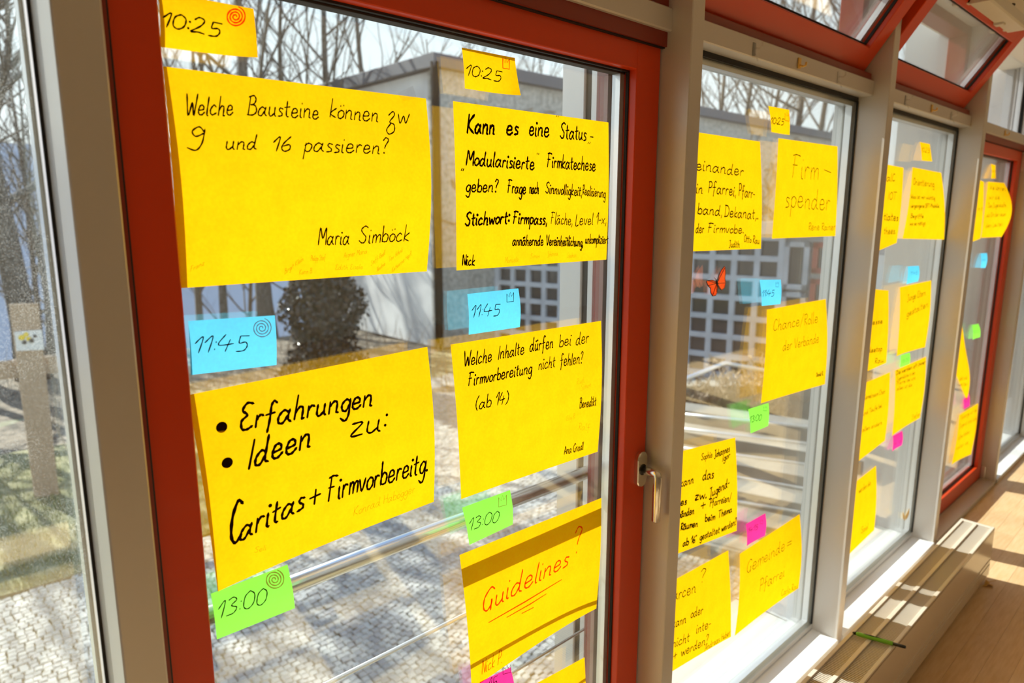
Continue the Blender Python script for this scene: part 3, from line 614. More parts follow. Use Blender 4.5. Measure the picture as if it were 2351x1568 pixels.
make_note('small pink slip above the sheet with two words at the window bottom',GL,'pink',[(1712,1203.5),(1757.3,1178.2),(1756.2,1230),(1714.6,1253.5)],bg(.003,.004),
 [T('14:15',(488,618),(548,594),16,.0007),crown(574,545,16,26,.0006,'ink')],zz=z)
make_note('yellow sheet with two words in thin black, at the bottom right of the butterfly window',GY,'yellow',[(1698.3,1271.6),(1836,1180),(1833.4,1350.6),(1686.7,1460)],bg(.008,.004,.004),
 [T('Gemeinde',(480,875),(722,725),40,.0010),T('=',(735,715),(762,700),34,.0012),T('Pfarrei',(562,988),(718,892),36,.0010),T('Carlo Rau',(700,1018),(804,968),20,.0007)],zz=z)

# ---- second fixed window
z=Z(1940,220,3.268)
make_note('narrow visible strip of a yellow sheet with thick letters, behind the second mullion',GY,'yellow',[W(1.93,.145),(2074.6,385),(2058.7,557.5),W(1.92,-.11)],bg(.003),
 [T('alC',(310,640),(372,640),30,.0013),T('IOT',(320,778),(384,778),28,.0012),T('tiates',(290,930),(396,938),30,.0016),T('thees.',(290,1035),(376,1035),26,.0013)],zz=z)
make_note('little curled yellow slip at the top of the second fixed window',GL,'yellow',[(2111.4,325.6),(2135,330.8),(2140.4,370.6),(2116,367)],bg(.002,.010,.008),
 [T('10:25',(574,420),(632,428),18,.0008)],zz=z)
make_note('yellow sheet with five small blurred lines in the second fixed window',GY,'yellow',[(2095,383.7),(2161,396.6),(2167.4,550),(2072,548)],bg(.006,.012,.0),
 [T('Orientierung',(510,665),(668,684),26,.0012),T('Was ist mir wichtig',(492,770),(674,778),15,.0012),T('vergangene BPT-Modelle',(492,838),(706,838),15,.0012),T('Begriffe',(492,915),(588,915),14,.0012),T('wo so nötigt',(485,972),(602,968),14,.0012)],zz=z)
make_note('tiny blue slip in the second fixed window',GL,'blue',[(2084.4,611.7),(2109.8,610),(2107.7,646),(2080.8,653)],bg(.003,.004),[T('11:45',(490,1345),(540,1340),14,.0006)],zz=z)
z=Z(1940,640,2.8)
make_note('yellow sheet strip with short thick words, middle height behind the second mullion',GY,'yellow',[W(1.93,-.185),(2040,667),(2034.6,833),W(1.92,-.44)],bg(.003),
 [T('desse',(150,300),(240,285),18,.0013),T('Ideetop',(140,478),(236,462),18,.0014),T('Rau',(190,545),(246,535),16,.0012)],zz=z)
make_note('yellow sheet with two blurred words under the tiny blue slip',GY,'yellow',[(2066,659.6),(2138.2,643.6),(2124,797),(2058.6,817.5)],bg(.005,.010),
 [T('Junge Eltern',(400,145),(516,105),20,.0012),T('gestalten',(395,245),(532,178),20,.0013)],zz=z)
make_note('tiny green slip between two yellow sheets of the second fixed window',GL,'green',[(2068,816),(2089,809.6),(2088,836),(2065.7,844)],bg(.002),[T('13:00',(362,545),(410,525),10,.0006)],zz=z)
make_note('yellow sheet strip with three pale lines, low behind the second mullion',GY,'yellow',[W(1.92,-.47),(2043.6,854.3),(2032,1011.4),W(1.91,-.72)],bg(.003),
 [T('Gemeinsam Chor',(120,780),(256,735),16,.0010),T('und Taufe bei',(115,880),(235,825),14,.0010),T('allen anders',(110,985),(235,935),14,.0010)],zz=z)
make_note('yellow sheet with a block of tiny lines, right of the three-line strip',GY,'yellow',[(2055,850.7),(2126.4,818.6),(2112,959.6),(2048,1000.7)],bg(.005,.008),
 [T('Die werden oft immer',(328,620),(515,545),13,.0014),T('Jugendliche in der',(332,655),(450,612),11,.0009),T('Pfarrei bei uns',(332,685),(450,645),11,.0009),T('alles ist da',(332,718),(430,690),11,.0009),T('Stefan',(428,905),(482,880),14,.0010)],zz=z)
make_note('tiny pink slip in the second fixed window',GL,'pink',[(2050,1001),(2071.4,989),(2070.4,1022),(2048,1037)],bg(.003,.006),[T('14:15',(312,1075),(358,1055),9,.0005)],zz=z)
z=Z(1700,1050,3.028)
make_note('lowest yellow strip of the second fixed window, almost reaching the sill',GY,'yellow',[W(1.915,-.78),(2011.4,1069),(2007,1217),W(1.905,-1.015)],bg(.004),
 [T('werden die',(822,250),(905,190),18,.0009),T('Spiel',(838,528),(886,495),20,.0009)],zz=z)

# ---- far red sash window
z=Z(1940,220,3.268)
make_note('narrow yellow strip high in the far red window, left of the bulging sheet',GY,'yellow',[W(2.86,.145),(2259,417.4),(2250.6,548),W(2.86,-.10)],bg(.003),[T('in t',(995,860),(1030,860),16,.0012)],zz=z)
make_note('tiny curled yellow slip at the top of the far red window',GL,'yellow',[(2275,376),(2286,379.5),(2286.6,410),(2277,409)],bg(.002,.012,.01),[T('10:25',(1098,570),(1124,573),8,.0006)],zz=z)
make_note('bulging yellow sheet with five lines in the far red window',GY,'yellow',[(2268.3,416.8),(2306,420),(2299.5,543.7),(2253,546)],lambda u,v:.030*math.sin(math.pi*v)*u+.002,
 [T('Wie können',(1085,700),(1205,712),18,.0012),T('wir die',(1080,775),(1160,775),18,.0012),T('Das Jugendcafe',(1072,838),(1208,832),16,.0012),T('als Ort der neuen',(1062,910),(1205,900),16,.0012),T('den Leuten',(1055,990),(1178,975),16,.0012)],zz=z)
make_note('tiny curled blue slip in the far red window',GL,'blue',[(2251.5,581.7),(2266,581),(2262,615.3),(2251,615)],bg(.004,.008),[T('11:45',(1025,1240),(1050,1240),8,.0005)],zz=z)
z=Z(1940,640,2.8)
make_note('tiny green slip in the far red window',GL,'green',[(2232,746.4),(2246.4,743.6),(2249.6,774),(2233,780)],bg(.004,.006),[T('13:00',(820,350),(858,345),8,.0005)],zz=z)
make_note('yellow sheet bending away at its right edge, middle of the far red window',GY,'yellow',[W(2.86,-.24),(2217.9,811),(2219.6,920.4),W(2.86,-.50)],lambda u,v:.012*math.sin(math.pi*v)*u+.001,
 [T('lebt und',(735,655),(785,645),12,.0009),T('weiter',(730,690),(785,688),12,.0009)],zz=z)
make_note('tiny pink slip in the far red window',GL,'pink',[(2212,918),(2224.5,903),(2226,932),(2213,940)],bg(.002),[T('14:15',(768,800),(795,790),6,.0005)],zz=z)
make_note('lowest yellow sheet of the far red window, covered with slanting lines',GY,'yellow',[(2202.5,952.5),(2246,925.7),(2229.3,1043.6),(2184.6,1066.8)],bg(.006,.004,.006),
 [T('Solange wir bei',(745,905),(848,850),12,.0010),T('Jugend sind und',(735,960),(845,905),12,.0010),T('offen bleiben',(728,1035),(800,990),11,.0010),T('wollen sie',(715,1100),(790,1060),11,.0010)],zz=z)

# butterfly ornament on the glass
bc=aty((1647,652),YG-.004)
bf=empty('butterfly',(bc.x,bc.y,bc.z-.03),label='orange and black butterfly ornament on the glass of the first fixed window',cat='ornament')
def wing(pts,nm,mat,off,par):
    q=[aty(p,YG-off) for p in pts]; c=sum(q,Vector())/len(q); m=MB(); n=len(q); th=Vector((0,-.0012,0))
    m.add(q+[p+th for p in q],[tuple(range(n)),tuple(range(2*n-1,n-1,-1))]+[(i,n+i,n+(i+1)%n,(i+1)%n) for i in range(n)]); return m.build(nm,mat,par)
zb=Z(1540,200,3.136)
W1=[(332,1400),(345,1350),(362,1320),(385,1290),(390,1300),(392,1340),(388,1375),(392,1410),(385,1445),(365,1462),(348,1450),(338,1425)]
W2=[(328,1405),(300,1390),(262,1392),(255,1400),(268,1430),(285,1448),(287,1480),(300,1504),(322,1500),(332,1475),(336,1440),(336,1420)]
def shrink(P,k): 
    cx=sum(p[0] for p in P)/len(P); cy=sum(p[1] for p in P)/len(P); return [(cx+(x-cx)*k,cy+(y-cy)*k) for x,y in P]
for Wp in (W1,W2):
    a=wing([zb(*p) for p in Wp],'wing','orange',.003,bf); q_=[aty(zb(*p),YG-.0036) for p in Wp]; MB().tube(q_+[q_[0]],.0008,6).build('wing_border','blackpl',a)
    cx=332; cy=1412
    for k in (2,4,7,9):
        p=Wp[k]; q=[aty(zb(*t),YG-.0064) for t in ((cx,cy),p)]; MB().tube(q,.0006,5).build('wing_vein','blackpl',a)
MB().tube([aty(zb(326,1385),YG-.006),aty(zb(333,1412),YG-.007),aty(zb(341,1440),YG-.006)],[.001,.0024,.001],8).build('body','blackpl',bf,smooth=True)
MB().tube([aty(zb(326,1385),YG-.006),aty(zb(312,1370),YG-.006)],.0004,4).build('antenna','blackpl',bf)
# small yellow-green butterfly print low on the second fixed window
zq=Z(1840,1000,3.1375); bp=aty(zq(750,580),YG-.002)
b2=empty('butterfly',(bp.x,bp.y,bp.z-.02),label='small pale gold butterfly low on the second fixed window near the sill',cat='ornament')
wing([zq(*p) for p in ((742,580),(730,550),(728,570),(732,600),(742,612))],'wing','gold',.002,b2); wing([zq(*p) for p in ((746,582),(776,525),(774,560),(760,595),(748,608))],'wing','gold',.002,b2)

# ------------------------------------------------------------------ outside
ZG=HC-3.0
# safety rail of the red window and exterior posts
rl=empty('railing',(.57,.77,zc(-.65)),label='round steel safety rail with a thin rod outside the red window',cat='railing')
MB().tube([(.16,.771,zc(-.458)),(.972,.771,zc(-.458))],.0115,20).build('handrail','steel',rl,smooth=True)
MB().tube([(.16,.762,zc(-.612)),(.972,.762,zc(-.612))],.0032,10).build('rod','silver',rl,smooth=True)
MB().tube([(.16,.762,zc(-.765)),(.972,.762,zc(-.765))],.0025,10).build('rod','steel',rl,smooth=True)
MB().tube([(.955,.771,zc(-.458)),(.974,.771,zc(-.458))],.0145,16).build('end_collar','steel',rl,smooth=True)
for i,x in ((1,ML[1]),(2,ML[2]),(4,ML[4]),(5,ML[5])):
    p=empty('trim_%d'%(30+i),(x,.83,-.4),kind='structure')
    if i in (1,4):
        MB().bbox((x+.0365,.752,-.4),(x+.050,.905,2.3),.002).build('post_blade','alu_out',p); continue
    MB().bbox((x-.003,.752,-.4),(x+.044,.835,2.3),.002).build('post_inner','alu_out',p)
    MB().box((x+.002,.835,-.4),(x+.040,.850,2.3)).build('post_groove','black',p)
    MB().bbox((x-.003,.850,-.4),(x+.044,.905,2.3),.002).build('post_outer','alu_out',p)
B((-3,.745,-1.7),(9,.95,-.36)).build('wall_outside_base','concrete',kind='structure')

# ground
def sheet(name,mat,x0,x1,y0,y1,z,dx,dy,amp=.05,kind='structure',zf=None):
    nx=int((x1-x0)/dx); ny=int((y1-y0)/dy); rg=random.Random(5); v=[]
    for j in range(ny+1):
        for i in range(nx+1):
            x=x0+(x1-x0)*i/nx; y=y0+(y1-y0)*j/ny; v.append((x,y,z+(zf(x,y) if zf else 0)+rg.uniform(-amp,amp)))
    return MB().add(v,[(j*(nx+1)+i,j*(nx+1)+i+1,(j+1)*(nx+1)+i+1,(j+1)*(nx+1)+i) for j in range(ny) for i in range(nx)]).build(name,mat,smooth=True,kind=kind)
def fall(x,y): return -max(0,y-17)*.45 if x<.62*y else 0
sheet('ground','dirt',-12,60,8.6,60,ZG-.03,.8,.8,.06,zf=fall)
sheet('lawn_ground','lawn',-12,4.2,6.46,10.5,ZG,.25,.25,.015)
sheet('yard_ground','joint',-6,16,.9,12.4,ZG-.035,1,1,0)
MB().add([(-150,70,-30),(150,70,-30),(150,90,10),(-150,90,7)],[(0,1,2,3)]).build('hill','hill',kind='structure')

# granite setts: nearest ones as parts, the rest joined
yard=empty('paving',(2,5,ZG),kind='structure')
rs=random.Random(11)
def sett_mesh():
    m=MB(); a=.0255; h=.022
    def j(k=.003): return rs.uniform(-k,k)
    top=[(-a*.82+j(),-a*.82+j(),h),(a*.82+j(),-a*.82+j(),h),(a*.82+j(),a*.82+j(),h),(-a*.82+j(),a*.82+j(),h)]
    mid=[(-a+j(),-a+j(),h*.55),(a+j(),-a+j(),h*.55),(a+j(),a+j(),h*.55),(-a+j(),a+j(),h*.55)]
    bot=[(x,y,-.02) for x,y,_ in mid]
    m.add(top+mid+bot,[(0,1,2,3)]+[(4+i,4+(i+1)%4,(i+1)%4,i) for i in range(4)]+[(8+i,8+(i+1)%4,4+(i+1)%4,4+i) for i in range(4)]); return m
sm=[sett_mesh() for _ in range(6)]; sme=[]
for k,m in enumerate(sm):
    me=bpy.data.meshes.new('sett'); me.from_pydata(m.v,[],m.f); me.materials.append(MAT['sett' if k%2 else 'sett2']); sme.append(me)
def vis(x,y,z):
    d=Vector((x,y,z-HC)); k=d.dot(FW)
    if k<=0: return None
    px=1175.5+FPX*d.dot(RT)/k; py=784-FPX*d.dot(UP)/k
    return px,py
spots=[]
r_=0; y=1.2
while y<10.4:
    x=-4+rs.random()*.055
    while x<13:
        yy=y+.16*math.sin(x*2.3); 
        if (yy<6.42 or x>3.9+.3*math.sin(yy*2)):
            p=vis(x,yy,ZG)
            if p and -60<p[0]<2000 and 700<p[1]<1750: spots.append((x+rs.uniform(-.006,.006),yy+rs.uniform(-.006,.006),p))
        x+=.0545
    y+=.0535; r_+=1
def shown(p):
    x,y_=p
    if y_>1568: return False
    if x<235 and y_>1335 and x<(y_*.1205+62): return True
    if 500<x<1060 and y_>1200: return True
    return False
near=sorted([s for s in spots if shown(s[2])],key=lambda s:s[0]**2+s[1]**2)[:298]; ns=set((s[0],s[1]) for s in near)
for x,y,_ in near:
    o=bpy.data.objects.new('sett',sme[rs.randrange(6)]); o.parent=yard; o.location=(x-2,y-5,rs.uniform(-.003,.003)-.02); o.rotation_euler=(rs.uniform(-.04,.04),rs.uniform(-.04,.04),rs.uniform(-.12,.12)); C.objects.link(o)
far={0:MB(),1:MB()}
for x,y,_ in spots:
    if (x,y) in ns: continue
    m=sm[rs.randrange(6)]; a=rs.uniform(-.12,.12); c,s=math.cos(a),math.sin(a); dz=rs.uniform(-.004,.004)-.02
    far[rs.random()<.45].add([(x+vx*c-vy*s,y+vx*s+vy*c,ZG+vz+dz) for vx,vy,vz in m.v[:8]],m.f[:5])
far[0].build('sett_field','sett',yard,kind='stuff'); far[1].build('sett_field_grey','sett2',yard,kind='stuff')
# grass blades over the lawn
gb=MB(); rg=random.Random(9)
for _ in range(9000):
    x=rg.uniform(-1.2,3.8); y=6.46+rg.random()**1.5*3.6; h=rg.uniform(.03,.09); a=rg.uniform(0,6.28); dx,dy=math.cos(a)*.006,math.sin(a)*.006; l=rg.uniform(-.03,.03)
    gb.add([(x-dx,y-dy,ZG),(x+dx,y+dy,ZG),(x+l,y+l*.5,ZG+h)],[(0,1,2)])
gb.build('grass','grass',label='thin dry grass on the lawn beyond the setts',kind='stuff')

# wooden sign post with a picture plate
sg=empty('sign_post',(1.05,8.6,ZG),label='weathered wooden board post with a small picture plate, left of the red frame',cat='sign')
a=aty((22,699),8.55); b=aty((88,697),8.55); c=aty((136,1137),8.55); d=aty((80,1141),8.55)
m=MB(); th=Vector((0,.05,0)); m.add([a,b,c,d,a+th,b+th,c+th,d+th],[(3,2,1,0),(4,5,6,7),(0,1,5,4),(1,2,6,5),(2,3,7,6),(3,0,4,7)]); m.build('board','ply',sg)
qq=[aty(p,8.53) for p in ((33,762),(96,757),(102,803),(38,806))]; m=MB(); th=Vector((0,.015,0)); m.add(qq+[p+th for p in qq],[(3,2,1,0),(4,5,6,7),(0,1,5,4),(1,2,6,5),(2,3,7,6),(3,0,4,7)]); pt=m.build('plate','plate',sg)
for px,r_,mt in (((50,775),.028,'pyell'),((60,768),.022,'pyell'),((66,778),.022,'pyell'),((56,786),.02,'blackpl'),((72,782),.024,'blackpl'),((80,772),.016,'blackpl')):
    q=aty(px,8.524); MB().tube([(q.x,8.522,q.z),(q.x,8.528,q.z)],r_,12).build('picture_spot',mt,pt)
a=aty((-60,838),8.65); b=aty((140,822),8.65)
fe=empty('fence_rail',((a.x+b.x)/2,8.65,ZG),label='horizontal weathered timber rail behind the sign post',cat='rail')
MB().bbox((a.x-1,8.66,a.z-.19),(b.x+.35,8.72,a.z),.006).build('beam','ply',fe)
MB().bbox((b.x+.15,8.73,ZG),(b.x+.27,8.81,a.z),.006).build('post','ply',fe); MB().bbox((a.x-.9,8.73,ZG),(a.x-.78,8.81,a.z),.006).build('post','ply',fe)

# ---- building behind with pale side wall and vine covered front
bd=empty('building',(9.5,12.6,ZG),label='flat-roofed building with pale side wall and vine-covered front',cat='building')
XB=9.43; YBd=12.5; ZR1=HC+3.14
B((XB,YBd,ZG),(34,YBd+.3,ZR1)).build('front_wall','vinewall',bd)
B((XB,YBd+.3,ZG),(XB+.3,19.0,ZR1-.02)).build('side_wall','plaster',bd)
m=MB(); m.bbox((XB-.2,YBd-.2,ZR1),(34,YBd+.2,ZR1+.28),.01); m.bbox((XB-.2,YBd+.2,ZR1),(XB+.2,19.1,ZR1+.28),.01); m.build('roof_edge','fascia',bd)
MB().tube([(XB-.12,YBd-.12,ZG),(XB-.12,YBd-.12,ZR1+.1)],.10,12).build('drain_pipe','pipe',bd,smooth=True)
B((XB+.3,YBd+.3,ZR1-.1),(34,19,ZR1+.05)).build('roof','fascia',bd)
m=MB(); rv=random.Random(4)
for k in range(170):
    x=rv.uniform(XB+.3,26); z=ZG+rv.uniform(.0,5.5); p=[(x,YBd-.03,z)]
    for s in range(7):
        x+=rv.uniform(-.4,.5); z+=rv.uniform(-.15,.35)
        if z>ZR1-.1: break
        p.append((x,YBd-.03-rv.random()*.05,z))
    if len(p)>2: m.tube(p,[.022]*len(p),4)
m.build('dead_vines','vine',bd,kind='stuff')
for (x0_,x1_,z0_,z1_,mt) in ((17.3,19.0,HC+.55,HC+1.6,'blind'),(17.3,19.0,HC-.2,HC+.45,'blind'),(20.0,22.0,HC+.4,HC+1.5,'darkglass')):
    f=MB().bbox((x0_-.1,YBd-.08,z0_-.1),(x1_+.1,YBd-.01,z1_+.1),.01).build('window','gridc',bd); B((x0_,YBd-.1,z0_),(x1_,YBd-.081,z1_)).build('pane',mt,f)

# ---- low wing with concrete grid of square panes
P0=Vector((11.57,6.7,0)); DR=Vector((-math.sin(math.radians(13)),math.cos(math.radians(13)),0)); NR=Vector((-DR.y,DR.x,0))   # NR faces the camera side
def LP(t,n,z): return P0+DR*t+NR*n+Vector((0,0,z))
def lbox(t0,t1,n0,n1,z0,z1):
    m=MB(); m.add([LP(t,n,z) for z in (z0,z1) for t,n in ((t0,n0),(t1,n0),(t1,n1),(t0,n1))],[(0,3,2,1),(4,5,6,7),(0,1,5,4),(1,2,6,5),(2,3,7,6),(3,0,4,7)]); return m
wg=empty('building',(11.6,6.7,ZG),label='low concrete wing with a grid of small square windows and red-framed doors',cat='building')
ZW=HC-.30
lbox(-6.5,5.2,-.5,-.06,ZG,ZW).build('back_wall','gridc',wg)
lbox(-6.5,5.35,-.7,.14,ZW,ZW+.22).build('roof_edge','gridc',wg)
gw=MB()
NC=15; T0,T1=-1.09,5.03; pt_=(T1-T0)/NC; ph=.37; zt_=ZW-.06
fr=MB()
for c_i in range(NC+1):
    t=T0+c_i*pt_; b_=lbox(t-.05,t+.05,-.06,.06,ZG,ZW); fr.add(b_.v,b_.f)
for r_i in range(8):
    z_=zt_-r_i*ph
    if z_-.05<ZG: break
    b_=lbox(T0,T1,-.06,.055,z_-.05,z_+.05); fr.add(b_.v,b_.f)
fr.build('grid_frame','gridc',wg)
for c_i in range(NC):
    for r_i in range(7):
        z1_=zt_-r_i*ph-.05; z0_=z1_-ph+.10
        if z0_<ZG+.02: continue
        lbox(T0+c_i*pt_+.05,T0+(c_i+1)*pt_-.05,-.055,-.03,z0_,z1_).build('grid_pane','darkglass',wg)
# red framed doors to the right of the grid
def ldoor(t0,t1,z0,z1,fm,gm):
    f=MB()
    for q in ((t0,t0+.09,z0,z1),(t1-.09,t1,z0,z1),(t0,t1,z0,z0+.09),(t0,t1,z1-.09,z1)):
        b_=lbox(q[0],q[1],-.06,.04,q[2],q[3]); f.add(b_.v,b_.f)
    o=f.build('door_frame',fm,wg); lbox(t0+.09,t1-.09,-.05,-.02,z0+.09,z1-.09).build('door_pane',gm,o)
ldoor(-1.55,-1.13,HC-1.25,HC-.42,'gridc','darkglass'); ldoor(-1.55,-1.13,HC-2.9,HC-1.3,'gridc','darkglass')
ldoor(-2.15,-1.6,HC-.95,HC-.42,'nearblind','darkglass'); ldoor(-2.15,-1.6,HC-2.9,HC-1.05,'nearblind','darkglass')
for t in (-2.9,-3.7,-4.5,-5.3): ldoor(t,t+.7,HC-2.9,HC-.5,'gridc','darkglass')
lbox(-3.1,-2.2,.0,.05,HC-1.6,HC-.6).build('notice_panel','blind',wg)

# ---- retaining wall, vine hedge, steps, yard railing
rw=MB(); a=atz((1572,985),-2.6); b=atz((1905,985),-2.6)
Vd=(b-a); 
rt=empty('retaining_wall',((a.x+b.x)/2,(a.y+b.y)/2,ZG),label='rough concrete retaining wall behind the yard railing',cat='wall')
nrm=Vector((-Vd.y,Vd.x,0)).normalized()*.3; lo=ZG-.05; hi=HC-2.05
m=MB(); q=[a-Vd*.3,b,b+nrm,a-Vd*.3+nrm]; m.add([Vector((p.x,p.y,lo)) for p in q]+[Vector((p.x,p.y,hi)) for p in q],[(0,3,2,1),(4,5,6,7),(0,1,5,4),(1,2,6,5),(2,3,7,6),(3,0,4,7)]); m.build('wall_block','concrete',rt)
m=MB(); rv=random.Random(8)
for k in range(260):
    t=rv.uniform(-.28,.65); p=a+Vd*t; x,y=p.x,p.y; z=hi+rv.uniform(-.35,.15); pts=[(x,y-.05,z)]
    for s in range(6):
        x+=rv.uniform(-.09,.09); y+=rv.uniform(-.07,.07); z+=rv.uniform(-.10,.12); pts.append((x,y-.05,z))
    m.tube(pts,.007,4,False)
m.build('vine_tangle','vine',rt,kind='stuff')
st=empty('staircase',(6.6,3.6,ZG),label='pale concrete steps behind the yard railing',cat='stairs')
c0=atz((1575,1260),-2.95); c1=atz((1850,1330),-2.95); 
u_=(c1-c0).normalized(); v_=Vector((-u_.y,u_.x,0)); 
for k in range(6):
    z0_=ZG; z1_=ZG+.14*(k+1); o_0=c0+v_*(.34*k)-u_*1.2; o_1=c1+v_*(.34*k)+u_*.6; m=MB()
    q=[o_0,o_1,o_1+v_*.34,o_0+v_*.34]; m.add([Vector((p.x,p.y,z0_)) for p in q]+[Vector((p.x,p.y,z1_)) for p in q],[(0,3,2,1),(4,5,6,7),(0,1,5,4),(1,2,6,5),(2,3,7,6),(3,0,4,7)]); m.build('step','concrete',st)
# yard railing in bay two
e1=atz((1877,1022),-1.75); e0=atz((1577,985),-1.75); rd=(e0-e1); rd.z=0
yr=empty('railing',((e0.x+e1.x)/2,(e0.y+e1.y)/2,ZG),label='pale steel yard railing with thin horizontal bars by the steps',cat='railing')
def hit(px,y): # height at which the ray meets the railing plane
    d=ray(px,y); nn=Vector((-rd.y,rd.x,0)); t=(e1.x*nn.x+e1.y*nn.y)/(d.x*nn.x+d.y*nn.y); return Vector((d.x*t,d.y*t,d.z*t+HC))
for (pa,pb) in (((1592,953),(1882,983)),((1577,985),(1877,1022)),((1574,1029),(1873,1069)),((1570,1075),(1868,1125)),((1565,1130),(1862,1180))):
    A=hit(*pa); Bq=hit(*pb); MB().tube([A+(A-Bq)*.3,Bq],.012,8).build('bar','silver',yr,smooth=True)
A=hit(1886,980); Bq=hit(1850,1460); MB().tube([(A.x,A.y,A.z+.05),(A.x,A.y,ZG)],.022,8).build('post','silver',yr,smooth=True)
A=atz((1583,866),-1.5); Bq=atz((1663,834),-1.5); Cq=atz((1756,850),-1.5); Cq=Vector((Bq.x+.9,Bq.y-.9,Bq.z-.02))
hr=empty('handrail',(Bq.x,Bq.y,ZG),label='bent pale steel handrail in front of the vine tangle',cat='handrail')
MB().tube([A+(A-Bq)*.6,Bq,aty((1760,851),Bq.y-.3)],.022,8).build('rail','silver',hr,smooth=True); Aq=A+(A-Bq)*.6; MB().tube([Aq,(Aq.x,Aq.y,ZG)],.018,8).build('post','silver',hr,smooth=True)

# ---- trees
def tree_meshes(seed,H=11,R=.17,lean=0,br=16,low=.25,fine=True):
    rt_=random.Random(seed); tk=MB(); bm_=MB()
    def path(p,d,L,n,wob,up):
        pts=[p]
        for i in range(n):
            d=(d+Vector((rt_.uniform(-wob,wob),rt_.uniform(-wob,wob),rt_.uniform(-wob,wob)*.6+up))).normalized(); p=p+d*(L/n); pts.append(p)
        return pts,d
    pts,_=path(Vector((0,0,0)),Vector((lean,0,1)).normalized(),H,11,.05,.02)
    rr_=[R*(1-.90*(i/11))+.012 for i in range(12)]; rr_[0]*=1.3; tk.tube(pts,rr_,9)
    for b in range(br):
        f=low+(1-low)*(b+.5)/br; i=min(10,int(f*11)); p=pts[i].lerp(pts[i+1],f*11-i); az=b*2.4+rt_.uniform(-.4,.4); L=H*(.42*(1-f)+.12)*rt_.uniform(.8,1.2)
        d=Vector((math.cos(az),math.sin(az),rt_.uniform(.5,1.2))).normalized(); q,_=path(p,d,L,6,.16,.09); r0=R*(1-f*.85)*.42
        bm_.tube(q,[r0*(1-.8*k/6)+.006 for k in range(7)],5,False)
        for c in range(7):
            g=.2+.8*(c+.5)/7; i2=min(5,int(g*6)); pp=q[i2].lerp(q[i2+1],g*6-i2); dd=(q[i2+1]-q[i2]).normalized(); dd=(dd+Vector((rt_.uniform(-.9,.9),rt_.uniform(-.9,.9),rt_.uniform(-.2,.7)))).normalized(); L2=L*.38*rt_.uniform(.6,1.2)
            q2,_=path(pp,dd,L2,4,.2,.08); bm_.tube(q2,[r0*.35*(1-.7*k/4)+.004 for k in range(5)],4,False)
            if fine:
                for t in range(3):
                    g2=.2+.8*(t+.5)/3; i3=min(3,int(g2*4)); p3=q2[i3].lerp(q2[i3+1],g2*4-i3); d3=((q2[i3+1]-q2[i3]).normalized()+Vector((rt_.uniform(-.9,.9),rt_.uniform(-.9,.9),rt_.uniform(-.3,.7)))).normalized()
                    q3,_=path(p3,d3,L2*.5,2,.25,.05); bm_.tube(q3,[.005,.0035,.002],3,False)
    return tk,bm_
def proto(seed,mat,**k):
    r=empty('bare_tree',(0,0,0)); a,b=tree_meshes(seed,**k); a.build('trunk',mat,r,smooth=True); b.build('branches',mat,r,kind='stuff',smooth=True); return r
PR=[proto(1,'bark',H=12,R=.23),proto(2,'bark',H=11,R=.11,br=14,low=.3),proto(3,'bark2',H=10,R=.10,br=18,low=.2),proto(4,'bark',H=13,R=.13,low=.35,br=13)]
used=set()
def ground_z(x,y): return ZG-.03+fall(x,y)
def put(k,x,y,rz,sc,lab,grp):
    o=PR[k] if k not in used else copytree(PR[k]); used.add(k)
    o.location=(x,y,ground_z(x,y)); o.rotation_euler=(0,0,rz); o.scale=(sc,sc,sc); tag(o,lab,'tree',grp)
def azxy(px,dist):
    d=ray(px,500); h=math.hypot(d.x,d.y); return d.x/h*dist,d.y/h*dist
rp_=random.Random(21)
put(0,*azxy(32,15.5),.3,.98,'thickest bare trunk at the far left, behind the sign post','trees at the far left')
put(3,*azxy(72,22),1.3,.95,'second bare trunk from the left edge, right behind the thickest one','trees at the far left')
ORD=['first','second','third','fourth','fifth','sixth','seventh','eighth','ninth','tenth','eleventh','twelfth','thirteenth','fourteenth','fifteenth','sixteenth','seventeenth','eighteenth']
def row(L,lab,grp):
    for i,(px,dd,k,sc) in enumerate(sorted(L)):
        put(k,*azxy(px,dd),rp_.uniform(0,6),sc,lab%ORD[i],grp)
row([(-70,21,1,1.0),(50,28,1,1.1),(98,25,1,1.0),(125,32,2,1.2),(-190,22,3,1.0)],'slim bare tree in the misty wood at the far left, %s from the left','slim trees in the wood at the far left')
row([(597,19,0,.95),(665,21,3,.9),(745,20,1,1.15),(880,23,3,1.0),(500,20,1,1.0),(440,22,2,1.1),(790,28,2,1.2),(700,30,1,1.1),(400,25,3,1.1),(545,30,2,1.1)],'bare tree behind the red window, %s in its row from the left','trees behind the red window')
row([(1010,30,2,1.0),(1120,32,1,1.0),(1290,34,2,1.1),(1200,36,3,.9)],'bare tree top over the vine-covered building, %s from the left','trees above the building in the red window')
row([(1640,32,2,1.4),(1690,36,1,1.45),(1740,38,2,1.5),(1800,35,3,1.4),(1850,33,2,1.5),(1925,34,1,1.6),(2075,38,3,1.5)],'leafless crown over the roof beyond the fixed windows, %s from the left','trees above the roof beyond the fixed windows')

for i,(x_,y_,k_,sc_) in enumerate(((-.9,15.2,0,1.0),(.35,16.6,3,.92),(1.15,15.4,0,.95),(-1.9,17,2,1.1),(-.1,14.2,2,1.0))):
    put(k_,x_,y_,1.1*i,sc_,'bare tree beyond the left edge, %s of five, its crown shading the yard'%ORD[i],'shading trees beyond the left edge')

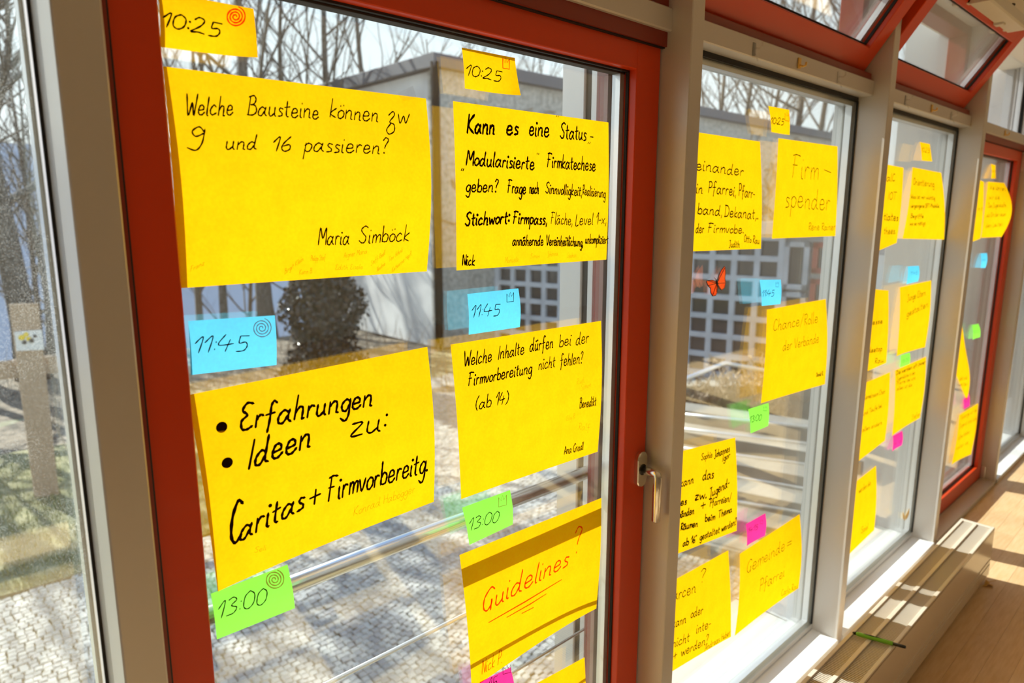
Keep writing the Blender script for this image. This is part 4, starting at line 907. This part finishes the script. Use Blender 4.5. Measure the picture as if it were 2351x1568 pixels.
# ivy clad stump
sx_,sy_=azxy(735,12.3); iv=empty('ivy_stump',(sx_,sy_,ZG),label='old trunk wrapped in dark glossy ivy before the pale side wall',cat='tree')
MB().tube([(sx_,sy_,ZG-.05),(sx_+.03,sy_,ZG+1),(sx_-.05,sy_,ZG+2.2),(sx_,sy_,ZG+3.0)],[.42,.30,.26,.2],12).build('trunk','bark2',iv,smooth=True)
m=MB(); rv=random.Random(2)
for k in range(9000):
    z_=rv.random()**.9*3.4; rad_=(.55-.06*z_)*(.8+.4*rv.random())+.12*math.sin(z_*5+rv.random()); a=rv.uniform(0,6.28); c=Vector((sx_+math.cos(a)*rad_*1.2,sy_+math.sin(a)*rad_,ZG+z_))
    n_=Vector((math.cos(a)+rv.uniform(-.8,.8),math.sin(a)+rv.uniform(-.8,.8),rv.uniform(-.4,.9))).normalized(); t1=n_.orthogonal().normalized(); t2=n_.cross(t1); s=rv.uniform(.025,.055)
    m.add([c-t1*s,c+t2*s*.7,c+t1*s,c-t2*s*.9],[(0,1,2,3)])
m.build('ivy_leaves','leaf',iv,kind='stuff')
# shrubs and litter twigs near the left wall foot
tw=MB()
for k in range(500):
    x=rv.uniform(1.5,9); y=rv.uniform(9.2,15); L=rv.uniform(.2,.9); p=Vector((x,y,ZG-.03)); q=p+Vector((rv.uniform(-.3,.3),rv.uniform(-.3,.3),L)); tw.tube([p,p.lerp(q,.5)+Vector((rv.uniform(-.05,.05),0,0)),q],[.008,.005,.003],3,False)
tw.build('undergrowth','vine',label='thin dry undergrowth twigs between lawn and trees',kind='stuff')

# ------------------------------------------------------------------ everything above was laid out with a 0.707 m pane distance; bring it to real size (A3 sheets)
K=1.414
for me in bpy.data.meshes: me.transform(Matrix.Scale(K,4))
for o in bpy.data.objects:
    if o.type!='LIGHT': o.location=o.location*K
cam.dof.focus_distance*=K; cam.dof.aperture_fstop/=K
for m_ in bpy.data.materials:
    for n_ in m_.node_tree.nodes:
        if n_.type in ('TEX_NOISE','TEX_VORONOI'): n_.inputs['Scale'].default_value/=K
